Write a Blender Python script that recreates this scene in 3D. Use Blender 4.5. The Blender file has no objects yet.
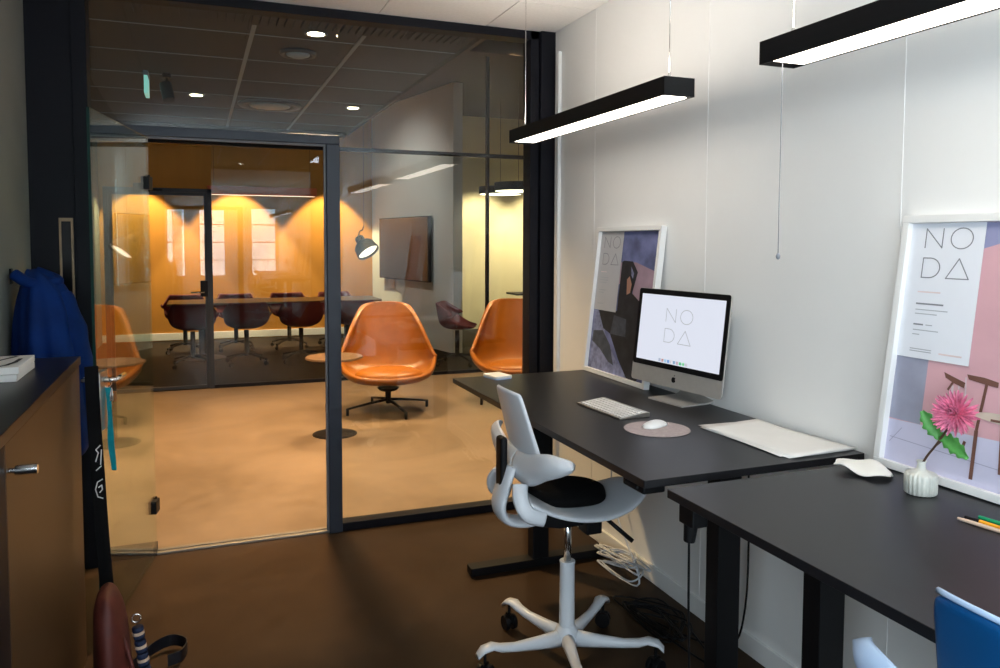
import bpy, bmesh, math, random
from mathutils import Vector, Matrix, noise
R = math.radians
PI = math.pi
random.seed(7)
SC = bpy.context.scene
COL = SC.collection

# ---------------------------------------------------------------- camera, world, light, exposure
F_PX, CX, CY = 778.0, 500.0, 286.9
YAW, PITCH, ROLL = R(21.3), R(3.31), R(-0.187)
cd = bpy.data.cameras.new('camera')
cam = bpy.data.objects.new('camera', cd)
COL.objects.link(cam)
fw = Vector((math.sin(YAW)*math.cos(PITCH), math.cos(YAW)*math.cos(PITCH), -math.sin(PITCH)))
rt = Vector((math.cos(YAW), -math.sin(YAW), 0))
dn = fw.cross(rt)
rt2 = rt*math.cos(ROLL) + dn*math.sin(ROLL)
dn2 = -rt*math.sin(ROLL) + dn*math.cos(ROLL)
mw = Matrix((rt2, -dn2, -fw)).transposed().to_4x4()
mw.translation = Vector((0, 0, 1.5))
cam.matrix_world = mw
cd.sensor_width = 36
cd.lens = F_PX/1000*36
cd.shift_x = 0
cd.shift_y = -(334-CY)/1000
cd.clip_start = 0.02
SC.camera = cam
SC.view_settings.view_transform = 'Standard'
SC.view_settings.look = 'None'
SC.view_settings.gamma = 1
SC.view_settings.exposure = 0.0
try: SC.view_settings.use_curve_mapping = False
except Exception: pass
SC.cycles.use_denoising = True
try: SC.cycles.denoiser = 'OPENIMAGEDENOISE'
except Exception: pass
SC.cycles.max_bounces = 14
SC.cycles.diffuse_bounces = 5
SC.cycles.glossy_bounces = 6
SC.cycles.transparent_max_bounces = 24
SC.cycles.transmission_bounces = 10
SC.cycles.sample_clamp_indirect = 6
SC.cycles.caustics_reflective = False
SC.cycles.caustics_refractive = False

world = bpy.data.worlds.new('world')
SC.world = world
world.use_nodes = True
wn = world.node_tree
bgn = wn.nodes['Background']
bgn.inputs[0].default_value = (0.80, 0.89, 1.0, 1)
bgn.inputs[1].default_value = 10.5

def lamp(name, kind, loc, power, color, target=None, size=None, blend=0.4, radius=0.04, sy=None):
    ld = bpy.data.lights.new(name, kind)
    ld.energy = power
    ld.color = color
    if kind == 'SPOT':
        ld.spot_size = size; ld.spot_blend = blend; ld.shadow_soft_size = radius
    if kind == 'POINT': ld.shadow_soft_size = radius
    if kind == 'AREA':
        ld.shape = 'RECTANGLE'; ld.size = size; ld.size_y = sy
    o = bpy.data.objects.new(name, ld)
    COL.objects.link(o)
    o.location = loc
    if target is not None:
        o.rotation_euler = (Vector(target)-Vector(loc)).to_track_quat('-Z', 'Y').to_euler()
    return o

WARM = (1.0, 0.66, 0.34)
WARM2 = (1.0, 0.80, 0.58)
ORNG = (1.0, 0.68, 0.32)
CEIL = 2.65
# daylight portals in the three windows behind the camera
WINX = ((-0.66, -0.22), (0.04, 0.66), (1.20, 1.82))
WY = -2.7
for a, b in WINX:
    p = lamp('daylight_portal', 'AREA', ((a+b)/2, WY-0.12, 1.48), 1, (1, 1, 1), ((a+b)/2, 0, 1.48), b-a, sy=1.66)
    p.data.cycles.is_portal = True
SIDE = (-2.3, 0.1, 0.85, 2.40)   # unseen side window added in the left wall to light the right wall: y0, y1, z0, z1
p = lamp('daylight_portal', 'AREA', (-0.82, (SIDE[0]+SIDE[1])/2, 1.625), 1, (1, 1, 1), (3, (SIDE[0]+SIDE[1])/2, 1.625), SIDE[1]-SIDE[0], sy=SIDE[3]-SIDE[2])
p.data.cycles.is_portal = True
# downlights of the lounge (fixtures are built below at the same spots)
DOWN = [(0.64, 4.47), (0.02, 6.67), (1.28, 6.79)]
for x, y in DOWN:
    lamp('downlight_lamp', 'SPOT', (x, y, CEIL-0.03), (470, 330, 260)[DOWN.index((x, y))], WARM, (x, y, 0), R(112), 0.95, 0.05)
HIGH = [(2.35, 4.9), (3.0, 7.1), (2.5, 6.0)]  # no fixtures; all but the middle one added out of view as floor light
for x, y in HIGH:
    lamp('downlight_lamp', 'SPOT', (x, y, 3.5), 300, WARM, (x, y, 0), R(105), 0.7, 0.05)
# track spots that wash the back wall of the meeting room
WASH = [(-0.78, 0), (0.56, 0), (1.95, 0)]
for x, _ in WASH:
    lamp('wall_wash_lamp', 'SPOT', (x, 11.97, 2.84), 400, (1.0, 0.76, 0.42), (x, 12.33, 1.1), R(68), 0.22, 0.04)
for x in (4.5, 5.6):
    lamp('wall_wash_lamp', 'SPOT', (x, 11.6, 2.7), 190, (1.0, 0.80, 0.50), (x, 12.4, 1.3), R(85), 0.6, 0.04)

lamp('added_side_wash_lamp', 'SPOT', (1.20, 10.5, 3.42), 95, (1.0, 0.96, 0.92), (2.9, 11.1, 1.5), R(96), 0.9, 0.10)  # added out of view to brighten the pale television wall

# ---------------------------------------------------------------- materials
MATS = {}
def mat(name, col, rough=0.5, metal=0.0, var=0.08, scale=12.0, bump=0.0, emit=0.0, ecol=None, coat=0.0, spec=0.5, sheen=0.0, stretch=None):
    if name in MATS: return MATS[name]
    m = bpy.data.materials.new(name); m.use_nodes = True
    nt = m.node_tree; b = nt.nodes['Principled BSDF']
    b.inputs['Roughness'].default_value = rough
    b.inputs['Metallic'].default_value = metal
    b.inputs['Specular IOR Level'].default_value = spec
    b.inputs['Coat Weight'].default_value = coat
    b.inputs['Sheen Weight'].default_value = sheen
    tc = nt.nodes.new('ShaderNodeTexCoord')
    nz = nt.nodes.new('ShaderNodeTexNoise'); nz.inputs['Scale'].default_value = scale
    nz.inputs['Detail'].default_value = 4
    if stretch:
        mp = nt.nodes.new('ShaderNodeMapping'); mp.inputs['Scale'].default_value = stretch
        nt.links.new(tc.outputs['Object'], mp.inputs['Vector']); nt.links.new(mp.outputs[0], nz.inputs['Vector'])
    else:
        nt.links.new(tc.outputs['Object'], nz.inputs['Vector'])
    cr = nt.nodes.new('ShaderNodeValToRGB')
    lo = tuple(max(0, c*(1-var)) for c in col); hi = tuple(min(1, c*(1+var)) for c in col)
    cr.color_ramp.elements[0].color = (*lo, 1); cr.color_ramp.elements[1].color = (*hi, 1)
    cr.color_ramp.elements[0].position = 0.3; cr.color_ramp.elements[1].position = 0.7
    nt.links.new(nz.outputs['Fac'], cr.inputs['Fac'])
    nt.links.new(cr.outputs[0], b.inputs['Base Color'])
    if bump:
        bp = nt.nodes.new('ShaderNodeBump'); bp.inputs['Strength'].default_value = bump; bp.inputs['Distance'].default_value = 0.002
        nt.links.new(nz.outputs['Fac'], bp.inputs['Height']); nt.links.new(bp.outputs[0], b.inputs['Normal'])
    if emit:
        b.inputs['Emission Strength'].default_value = emit
        b.inputs['Emission Color'].default_value = (*(ecol or col), 1)
    MATS[name] = m
    return m

def glass_mat(name, tint=(0.96, 0.985, 0.975), ior=1.40):
    """thin architectural glass: straight-through light plus Fresnel mirror reflection on each face"""
    m = bpy.data.materials.new(name); m.use_nodes = True
    nt = m.node_tree; nt.nodes.clear()
    out = nt.nodes.new('ShaderNodeOutputMaterial')
    tr = nt.nodes.new('ShaderNodeBsdfTransparent'); tr.inputs[0].default_value = (*tint, 1)
    gl = nt.nodes.new('ShaderNodeBsdfGlossy'); gl.inputs['Roughness'].default_value = 0.0
    gl.inputs['Color'].default_value = (1, 1, 1, 1)
    ge = nt.nodes.new('ShaderNodeNewGeometry')
    mr = nt.nodes.new('ShaderNodeMapRange')
    mr.inputs['To Min'].default_value = ior; mr.inputs['To Max'].default_value = 1/ior
    nt.links.new(ge.outputs['Backfacing'], mr.inputs['Value'])
    fr = nt.nodes.new('ShaderNodeFresnel')
    nt.links.new(mr.outputs[0], fr.inputs['IOR'])
    mx = nt.nodes.new('ShaderNodeMixShader')
    nt.links.new(fr.outputs[0], mx.inputs[0]); nt.links.new(tr.outputs[0], mx.inputs[1]); nt.links.new(gl.outputs[0], mx.inputs[2])
    nt.links.new(mx.outputs[0], out.inputs[0])
    return m

def concrete_floor(name, c0, c1, spec=0.4):
    m = bpy.data.materials.new(name); m.use_nodes = True
    nt = m.node_tree; b = nt.nodes['Principled BSDF']
    tc = nt.nodes.new('ShaderNodeTexCoord')
    n1 = nt.nodes.new('ShaderNodeTexNoise'); n1.inputs['Scale'].default_value = 1.1; n1.inputs['Detail'].default_value = 6; n1.inputs['Distortion'].default_value = 0.8
    n2 = nt.nodes.new('ShaderNodeTexNoise'); n2.inputs['Scale'].default_value = 9; n2.inputs['Detail'].default_value = 8
    for n in (n1, n2): nt.links.new(tc.outputs['Object'], n.inputs['Vector'])
    mx = nt.nodes.new('ShaderNodeMixRGB'); mx.inputs[0].default_value = 0.3
    nt.links.new(n1.outputs['Fac'], mx.inputs[1]); nt.links.new(n2.outputs['Fac'], mx.inputs[2])
    cr = nt.nodes.new('ShaderNodeValToRGB')
    cr.color_ramp.elements[0].position = 0.35; cr.color_ramp.elements[1].position = 0.68
    cr.color_ramp.elements[0].color = (*c0, 1); cr.color_ramp.elements[1].color = (*c1, 1)
    nt.links.new(mx.outputs[0], cr.inputs['Fac']); nt.links.new(cr.outputs[0], b.inputs['Base Color'])
    rr = nt.nodes.new('ShaderNodeMapRange'); rr.inputs['To Min'].default_value = 0.32; rr.inputs['To Max'].default_value = 0.5
    nt.links.new(n2.outputs['Fac'], rr.inputs['Value']); nt.links.new(rr.outputs[0], b.inputs['Roughness'])
    b.inputs['Specular IOR Level'].default_value = spec
    return m

M_WALL = mat('white_wall_panel', (0.86, 0.86, 0.85), 0.55, var=0.015, scale=3, bump=0.02)
M_CEIL = mat('white_ceiling_tile', (0.88, 0.87, 0.86), 0.9, var=0.03, scale=60, bump=0.1)
M_GREYW = mat('grey_painted_wall', (0.22, 0.225, 0.205), 0.7, var=0.04, scale=3)
M_DCEIL = mat('charcoal_ceiling_tile', (0.011, 0.018, 0.028), 0.75, var=0.08, scale=40)
M_GRID = mat('grey_ceiling_grid', (0.13, 0.19, 0.26), 0.5, var=0.05)
M_HICEIL = mat('dark_high_ceiling', (0.055, 0.045, 0.035), 0.8, var=0.1, scale=4)
M_FRAME = mat('dark_blue_grey_frame', (0.006, 0.0062, 0.010), 0.5, var=0.06, scale=6, spec=0.16)
M_FRAME2 = mat('slate_grey_frame', (0.026, 0.032, 0.047), 0.42, var=0.06, scale=6, spec=0.35)
M_OCHRE = mat('ochre_wall_panel', (0.46, 0.20, 0.026), 0.75, var=0.07, scale=1.4, stretch=(3, 3, 0.6))
M_CREAM = mat('cream_wall', (0.80, 0.72, 0.50), 0.7, var=0.03, scale=2)
M_MWALL = mat('pale_meeting_wall', (0.66, 0.67, 0.64), 0.7, var=0.03, scale=2)
M_WHITE = mat('white_lacquer', (0.82, 0.82, 0.81), 0.35, var=0.02)
M_PLAST = mat('white_chair_plastic', (0.72, 0.75, 0.80), 0.32, var=0.02, scale=5)
M_BLACK = mat('matte_black', (0.004, 0.004, 0.005), 0.5, var=0.1, spec=0.25)
M_BLKFAB = mat('black_fabric', (0.003, 0.003, 0.0035), 0.9, var=0.2, scale=200, bump=0.2, spec=0.15)
M_DESK = mat('black_desk_laminate', (0.010, 0.010, 0.012), 0.36, var=0.1, scale=30, spec=0.35)
M_CHROME = mat('chrome', (0.75, 0.75, 0.76), 0.15, 1.0, var=0.02)
M_ALU = mat('brushed_aluminium', (0.62, 0.60, 0.56), 0.33, 1.0, var=0.04, scale=60, stretch=(1, 1, 20))
M_STEEL = mat('threshold_steel', (0.28, 0.26, 0.23), 0.45, 1.0, var=0.05)
M_LEATH = mat('cognac_leather', (0.29, 0.092, 0.005), 0.34, var=0.10, scale=14, bump=0.15)
M_LEATH_IN = mat('cognac_leather_inner', (0.33, 0.105, 0.006), 0.40, var=0.10, scale=14, bump=0.15)
M_MAROON = mat('maroon_fabric', (0.14, 0.014, 0.014), 0.85, var=0.1, scale=60, bump=0.1)
M_BAG = mat('oxblood_leather', (0.085, 0.014, 0.009), 0.6, var=0.25, scale=16, bump=0.3)
M_BLUECL = mat('royal_blue_cloth', (0.001, 0.020, 0.125), 0.8, var=0.25, scale=9, bump=0.2, spec=0.2)
M_BLUEPL = mat('blue_chair_plastic', (0.0, 0.062, 0.20), 0.45, var=0.03)
M_PALEBL = mat('pale_blue_plastic', (0.42, 0.56, 0.78), 0.35, var=0.02)
M_CABF = mat('dark_bronze_cabinet_front', (0.056, 0.027, 0.009), 0.42, var=0.08, scale=3, stretch=(1, 1, 0.3))
M_CABT = mat('black_cabinet_top', (0.007, 0.007, 0.008), 0.34, var=0.1, spec=0.3)
M_PAPER = mat('white_paper', (0.82, 0.80, 0.77), 0.8, var=0.02)
M_INK = mat('grey_ink', (0.22, 0.23, 0.26), 0.8)
M_INKL = mat('pale_grey_ink', (0.40, 0.42, 0.46), 0.8)
M_INKS = mat('screen_letter', (0.03, 0.03, 0.035), 0.5, emit=0.60, ecol=(0.66, 0.69, 0.74))
M_PINKINK = mat('salmon_ink', (0.76, 0.62, 0.62), 0.8)
M_TAN = mat('tan_wood', (0.32, 0.21, 0.12), 0.5, var=0.15, scale=20)
M_WOOD = mat('walnut_top', (0.13, 0.075, 0.04), 0.4, var=0.25, scale=8, stretch=(1, 8, 1))
M_RED = mat('rust_red_felt', (0.70, 0.17, 0.06), 0.8, var=0.1, scale=60)
M_TURQ = mat('turquoise_webbing', (0.0, 0.34, 0.42), 0.6, var=0.1, scale=60)
M_SCREEN = mat('screen_glow', (0.03, 0.03, 0.035), 0.4, emit=0.86, ecol=(0.84, 0.88, 1.0))
M_TV = mat('tv_glass', (0.012, 0.011, 0.012), 0.16, var=0.05, spec=0.4)
M_LIGHT = mat('lamp_diffuser', (1, 0.93, 0.82), 0.5, emit=9.0, ecol=(1.0, 0.90, 0.78))
M_LIGHT2 = mat('lamp_diffuser_warm', (1, 0.85, 0.6), 0.5, emit=2.5, ecol=(1.0, 0.78, 0.5))
M_UP = mat('lamp_up_diffuser', (1, 0.93, 0.82), 0.5, emit=14.0, ecol=(1.0, 0.90, 0.78))
M_PETAL = mat('pink_petal', (0.74, 0.22, 0.36), 0.6, var=0.35, scale=40)
M_PETALC = mat('deep_pink_petal', (0.30, 0.015, 0.05), 0.6, var=0.3, scale=40)
M_LEAF = mat('green_leaf', (0.10, 0.36, 0.08), 0.5, var=0.2, scale=30)
M_STEM = mat('brown_stem', (0.10, 0.05, 0.03), 0.6, var=0.2)
M_CERAM = mat('glazed_ceramic', (0.62, 0.62, 0.56), 0.35, var=0.12, scale=30)
M_PORC = mat('white_porcelain', (0.86, 0.84, 0.78), 0.4, var=0.02)
M_PAD = mat('mauve_felt', (0.40, 0.33, 0.33), 0.9, var=0.1, scale=80)
M_KEYS = mat('white_keys', (0.80, 0.78, 0.75), 0.5)
M_GLASS = glass_mat('clear_glass')
M_GLASSG = glass_mat('green_edged_glass', (0.90, 0.97, 0.94))
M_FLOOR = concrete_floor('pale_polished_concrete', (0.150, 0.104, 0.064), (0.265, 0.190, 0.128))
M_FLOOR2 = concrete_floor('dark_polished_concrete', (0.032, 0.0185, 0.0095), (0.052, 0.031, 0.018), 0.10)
M_MFLOOR = mat('dark_carpet', (0.010, 0.0075, 0.005), 0.75, var=0.3, scale=20, spec=0.15)

# ---------------------------------------------------------------- mesh helpers
def BM(): return bmesh.new()
def box(bm, x0, x1, y0, y1, z0, z1, M=None):
    vs = [bm.verts.new((x, y, z)) for x in (x0, x1) for y in (y0, y1) for z in (z0, z1)]
    for f in ((0, 1, 3, 2), (4, 6, 7, 5), (0, 4, 5, 1), (2, 3, 7, 6), (0, 2, 6, 4), (1, 5, 7, 3)):
        bm.faces.new([vs[i] for i in f])
    if M is not None:
        for v in vs: v.co = M @ v.co
    return vs
def frame_axes(d):
    d = d.normalized()
    up = Vector((0, 0, 1)) if abs(d.z) < 0.95 else Vector((1, 0, 0))
    a = d.cross(up).normalized(); b = a.cross(d).normalized()
    return a, b
def loft(bm, rings, cap=True, closed=True):
    vr = [[bm.verts.new(p) for p in r] for r in rings]
    n = len(vr[0])
    for i in range(len(vr)-1):
        for j in range(n if closed else n-1):
            k = (j+1) % n
            bm.faces.new((vr[i][j], vr[i][k], vr[i+1][k], vr[i+1][j]))
    if cap and closed:
        try: bm.faces.new(vr[0][::-1]); bm.faces.new(vr[-1])
        except ValueError: pass
    return vr
def cyl(bm, p0, p1, r0, r1=None, n=16, cap=True):
    p0, p1 = Vector(p0), Vector(p1); r1 = r0 if r1 is None else r1
    a, b = frame_axes(p1-p0)
    loft(bm, [[p + (a*math.cos(t*2*PI/n)+b*math.sin(t*2*PI/n))*r for t in range(n)] for p, r in ((p0, r0), (p1, r1))], cap)
def catmull(pts, k=6, closed=False):
    P = [Vector(p) for p in pts]; out = []
    n = len(P)
    rng = range(n if closed else n-1)
    for i in rng:
        if closed: p0, p1, p2, p3 = P[(i-1) % n], P[i], P[(i+1) % n], P[(i+2) % n]
        else: p0, p1, p2, p3 = P[max(i-1, 0)], P[i], P[i+1], P[min(i+2, n-1)]
        for j in range(k):
            t = j/k
            out.append(0.5*((2*p1)+(-p0+p2)*t+(2*p0-5*p1+4*p2-p3)*t*t+(-p0+3*p1-3*p2+p3)*t**3))
    if not closed: out.append(P[-1])
    return out
def tube(bm, pts, r, n=8, r2=None, rs=None):
    """sweep a round (or elliptic: r wide, r2 thick) section along pts"""
    P = [Vector(p) for p in pts]; rings = []
    a = None
    for i, p in enumerate(P):
        d = (P[min(i+1, len(P)-1)]-P[max(i-1, 0)])
        if d.length < 1e-9: d = Vector((0, 0, 1))
        d.normalize()
        if a is None: a, b = frame_axes(d)
        else:
            a = (a - d*a.dot(d)); a = a.normalized() if a.length > 1e-6 else frame_axes(d)[0]
            b = a.cross(d).normalized()
        s = rs[i] if rs else 1.0
        rings.append([p + a*math.cos(t*2*PI/n)*r*s + b*math.sin(t*2*PI/n)*(r2 or r)*s for t in range(n)])
    loft(bm, rings)
def lathe(bm, prof, c=(0, 0), n=32, M=None, wob=None):
    rings = []
    for r, z in prof:
        ring = []
        for t in range(n):
            a = t*2*PI/n
            rr = max(r, 1e-4) * (1 + (wob(a, z) if wob else 0))
            p = Vector((c[0]+rr*math.cos(a), c[1]+rr*math.sin(a), z))
            ring.append(M @ p if M is not None else p)
        rings.append(ring)
    loft(bm, rings)
def prism(bm, pts, z0, z1, M=None):
    lo = [Vector((x, y, z0)) for x, y in pts]; hi = [Vector((x, y, z1)) for x, y in pts]
    if M is not None: lo = [M @ p for p in lo]; hi = [M @ p for p in hi]
    loft(bm, [lo, hi])
def poly(bm, pts, M, d=0.0):
    return bm.faces.new([bm.verts.new(M @ Vector((u, v, d))) for u, v in pts])
def rrect(x0, x1, y0, y1, r, k=5):
    out = []
    for cx, cy, a0 in ((x1-r, y1-r, 0), (x0+r, y1-r, 90), (x0+r, y0+r, 180), (x1-r, y0+r, 270)):
        for i in range(k+1):
            a = R(a0+90*i/k); out.append((cx+r*math.cos(a), cy+r*math.sin(a)))
    return out
def grid(bm, f, nu, nv):
    V = [[bm.verts.new(f(u/(nu), v/(nv))) for v in range(nv+1)] for u in range(nu+1)]
    for i in range(nu):
        for j in range(nv):
            bm.faces.new((V[i][j], V[i+1][j], V[i+1][j+1], V[i][j+1]))
def ob(name, bm, m, parent=None, bevel=0.0, smooth=False, solid=0.0, sub=0, seg=2, offset=0.0, kind=None, autos=None):
    bmesh.ops.recalc_face_normals(bm, faces=bm.faces)
    me = bpy.data.meshes.new(name); bm.to_mesh(me); bm.free()
    o = bpy.data.objects.new(name, me); COL.objects.link(o)
    if isinstance(m, (list, tuple)):
        for x in m: me.materials.append(x)
    else: me.materials.append(m)
    if parent: o.parent = parent
    if solid:
        s = o.modifiers.new('solid', 'SOLIDIFY'); s.thickness = solid; s.offset = offset
    if bevel:
        s = o.modifiers.new('bevel', 'BEVEL'); s.width = bevel; s.segments = seg; s.limit_method = 'ANGLE'; s.angle_limit = R(35)
        smooth = True if autos is None else autos
    if sub:
        s = o.modifiers.new('sub', 'SUBSURF'); s.levels = sub; s.render_levels = sub
    if smooth:
        me.polygons.foreach_set('use_smooth', [True]*len(me.polygons))
        if bevel and not sub:
            w = o.modifiers.new('wn', 'WEIGHTED_NORMAL'); w.keep_sharp = True
    if kind: o['kind'] = kind
    return o
def thing(name, label, cat, loc=(0, 0, 0), rz=0.0, group=None):
    o = bpy.data.objects.new(name, None); COL.objects.link(o)
    o.empty_display_size = 0.1
    o.location = loc; o.rotation_euler = (0, 0, rz)
    o['label'] = label; o['category'] = cat
    if group: o['group'] = group
    return o
def tag(o, label, cat, group=None, kind=None):
    o['label'] = label; o['category'] = cat
    if group: o['group'] = group
    if kind: o['kind'] = kind
    return o
def struct(name, bm, m, parent=None, **k):
    o = ob(name, bm, m, parent, **k)
    if parent is None: o['kind'] = 'structure'
    return o
def dup(root, loc, rz, label, group=None):
    def cp(o, par):
        c = o.copy(); COL.objects.link(c); c.parent = par
        for ch in [x for x in bpy.data.objects if x.parent == o]: cp(ch, c)
        return c
    kids = list(root.children)
    r = root.copy(); COL.objects.link(r); r.location = loc; r.rotation_euler = (0, 0, rz)
    r['label'] = label
    if group: r['group'] = group
    for ch in kids:
        c = ch.copy(); COL.objects.link(c); c.parent = r
        for g in list(ch.children):
            d = g.copy(); COL.objects.link(d); d.parent = c
    return r
def sbox(name, m, *a, **k):
    bm = BM(); box(bm, *a); return struct(name, bm, m, **k)

# ---------------------------------------------------------------- the setting: our room
XL, XR, YP = -0.68, 1.86, 4.0
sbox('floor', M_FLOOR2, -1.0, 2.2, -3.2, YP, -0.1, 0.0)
sbox('floor', M_FLOOR, -3.0, 6.2, YP, 8.38, -0.1, 0.0)
sbox('floor', M_MFLOOR, -3.0, 6.2, 8.38, 12.9, -0.1, 0.0)
sbox('wall_right', M_WALL, XR, XR+0.12, WY-0.1, YP+0.06, 0, CEIL+0.05)
bmw = BM(); box(bmw, XL-0.12, XL, WY-0.1, SIDE[0], 0, CEIL+0.05); box(bmw, XL-0.12, XL, SIDE[1], YP+0.06, 0, CEIL+0.05)
box(bmw, XL-0.12, XL, SIDE[0], SIDE[1], 0, SIDE[2]); box(bmw, XL-0.12, XL, SIDE[0], SIDE[1], SIDE[3], CEIL+0.05)
struct('wall_left', bmw, M_GREYW)
bmw = BM()
xs = [XL-0.12] + [v for ab in WINX for v in ab] + [XR+0.12]
for i in range(0, len(xs), 2): box(bmw, xs[i], xs[i+1], WY-0.12, WY, 0, CEIL+0.05)
for a, b in WINX:
    box(bmw, a, b, WY-0.12, WY, 0, 0.65); box(bmw, a, b, WY-0.12, WY, 2.31, CEIL+0.05)
struct('wall_back', bmw, M_WALL)
for i, (a, b) in enumerate(WINX):
    bm = BM()
    for x0, x1 in ((a, a+0.04), (b-0.04, b)): box(bm, x0, x1, WY-0.09, WY-0.03, 0.65, 2.31)
    for z in (0.65, 1.04, 1.46, 1.88, 2.27): 
        h = 0.04 if z in (0.65, 2.27) else 0.022
        box(bm, a, b, WY-0.09, WY-0.03, z, z+h)
    w = struct('window_%d' % (i+1), bm, M_WHITE)
    bm = BM(); box(bm, a+0.04, b-0.04, WY-0.065, WY-0.059, 0.69, 2.27)
    ob('pane', bm, M_GLASS, w)
bm = BM()
for y in (SIDE[0], (SIDE[0]+SIDE[1])/2-0.02, SIDE[1]-0.04): box(bm, XL-0.09, XL-0.03, y, y+0.04, SIDE[2], SIDE[3])
for z in (SIDE[2], SIDE[3]-0.04): box(bm, XL-0.09, XL-0.03, SIDE[0], SIDE[1], z, z+0.04)
w = struct('window_20', bm, M_WHITE)  # frame of the added side window, never in view
bm = BM(); box(bm, XL-0.065, XL-0.059, SIDE[0]+0.04, SIDE[1]-0.04, SIDE[2]+0.04, SIDE[3]-0.04); ob('pane', bm, M_GLASS, w)
# our ceiling: slab with grey joint lines between the tiles
bm = BM(); box(bm, XL-0.12, XR+0.12, WY-0.1, YP+0.06, CEIL+0.006, CEIL+0.1)
struct('ceiling', bm, mat('ceiling_joint', (0.30, 0.29, 0.28), 0.9))
bm = BM()
gx = [XL, -0.32, 0.28, 0.88, 1.46, XR]; gy = [WY+0.0] + [3.5-0.6*i for i in range(10, -1, -1)] + [YP+0.05]
for i in range(len(gx)-1):
    for j in range(len(gy)-1):
        box(bm, gx[i]+0.003, gx[i+1]-0.003, gy[j]+0.003, gy[j+1]-0.003, CEIL, CEIL+0.01)
struct('ceiling', bm, M_CEIL)
# baseboard and the joints of the wall panels
bm = BM(); box(bm, XR-0.014, XR, WY, YP-0.02, 0, 0.075)
struct('baseboard_right', bm, M_WALL, bevel=0.003)
for y in (0.75, 1.65, 2.555, 3.475):
    bm = BM(); box(bm, XR-0.0015, XR, y-0.003, y+0.003, 0.075, CEIL)
    struct('trim_1', bm, M_WALL)
bm = BM(); box(bm, XR-0.02, XR, 3.86, 3.90, 0.075, CEIL-0.12)
struct('trim_2', bm, M_WHITE, bevel=0.003)

# ---------------------------------------------------------------- glass partition towards the lounge
bm = BM()
box(bm, XL, -0.44, YP-0.06, YP+0.06, 0, CEIL)
box(bm, -0.50, -0.44, YP-0.075, YP-0.06, 0, CEIL)
struct('trim_3', bm, M_FRAME, bevel=0.002)
bm = BM(); box(bm, 1.775, XR, YP-0.06, YP+0.06, 0, CEIL); box(bm, 1.72, 1.77, YP-0.04, YP+0.06, 0, CEIL)
struct('trim_4', bm, M_FRAME, bevel=0.002)
bm = BM(); box(bm, -0.44, 1.775, YP-0.04, YP+0.06, 2.605, CEIL)
struct('trim_5', bm, M_FRAME, bevel=0.002)
bm = BM(); box(bm, -0.48, 0.679, YP-0.035, YP+0.05, 1.985, 2.03)
box(bm, 0.613, 0.679, YP-0.035, YP+0.05, 0, 1.985)
ob_tr = struct('trim_6', bm, M_FRAME2, bevel=0.003)
bm = BM(); box(bm, -0.44, 0.613, YP-0.015, YP+0.0, 1.975, 1.986); box(bm, 0.602, 0.613, YP-0.015, YP, 0.01, 1.98)
ob('seal_strip', bm, mat('grey_seal', (0.20, 0.20, 0.21), 0.5, spec=0.3), ob_tr)
bm = BM(); box(bm, 0.679, 1.72, YP-0.03, YP+0.05, 0, 0.045); box(bm, -0.44, -0.20, YP-0.03, YP+0.05, 0, 0.045)
struct('trim_7', bm, M_FRAME, bevel=0.003)
bm = BM(); box(bm, -0.20, 0.613, YP-0.02, YP+0.005, 0, 0.012); box(bm, -0.20, 0.613, YP+0.02, YP+0.045, 0, 0.012); box(bm, -0.20, 0.613, YP+0.005, YP+0.02, 0, 0.005)
struct('trim_8', bm, M_STEEL, bevel=0.002)
def pane(name, x0, x1, z0, z1, y, m=M_GLASS, t=0.010):
    bm = BM(); box(bm, x0, x1, y-t/2, y+t/2, z0, z1)
    return struct(name, bm, m)
pane('window_4', 0.679, 1.72, 0.045, 2.605, YP+0.01)
pane('window_5', -0.44, 0.677, 2.03, 2.605, YP+0.01)
pane('window_6', -0.44, -0.212, 0.045, 1.985, YP+0.01)
# the open glass door leaf, swung towards the camera
hx, hy, ex, ey = -0.205, 3.965, -0.352, 3.145
dl = math.hypot(ex-hx, ey-hy)
door = struct('door_1', BM(), M_GLASSG)
door.data.materials.clear(); bm = BM(); box(bm, 0, dl, -0.005, 0.005, 0.012, 1.975); bm.to_mesh(door.data); bm.free(); door.data.materials.append(M_GLASSG)
door.location = (hx, hy, 0); door.rotation_euler = (0, 0, math.atan2(ey-hy, ex-hx))
for z in (0.22, 1.735):
    bm = BM(); box(bm, -0.02, 0.05, -0.018, 0.018, z, z+0.06); cyl(bm, (-0.005, 0, z-0.01), (-0.005, 0, z+0.07), 0.010)
    ob('hinge', bm, M_BLACK, door, bevel=0.003)
bm = BM(); box(bm, dl-0.10, dl-0.004, -0.016, 0.016, 0.80, 1.02)
lk = ob('lock_case', bm, M_ALU, door, bevel=0.004)
bm = BM()
for s in (-1, 1):
    cyl(bm, (dl-0.05, s*0.014, 0.985), (dl-0.05, s*0.060, 0.985), 0.009); cyl(bm, (dl-0.05, s*0.055, 0.985), (dl-0.17, s*0.055, 0.985), 0.009)
ob('door_handle', bm, M_CHROME, door, smooth=True)
bm = BM(); box(bm, dl-0.0015, dl+0.0005, -0.005, 0.005, 0.012, 1.975)
ob('glass_edge', bm, mat('green_glass_edge', (0.004, 0.035, 0.027), 0.3, spec=0.4), door)

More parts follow.
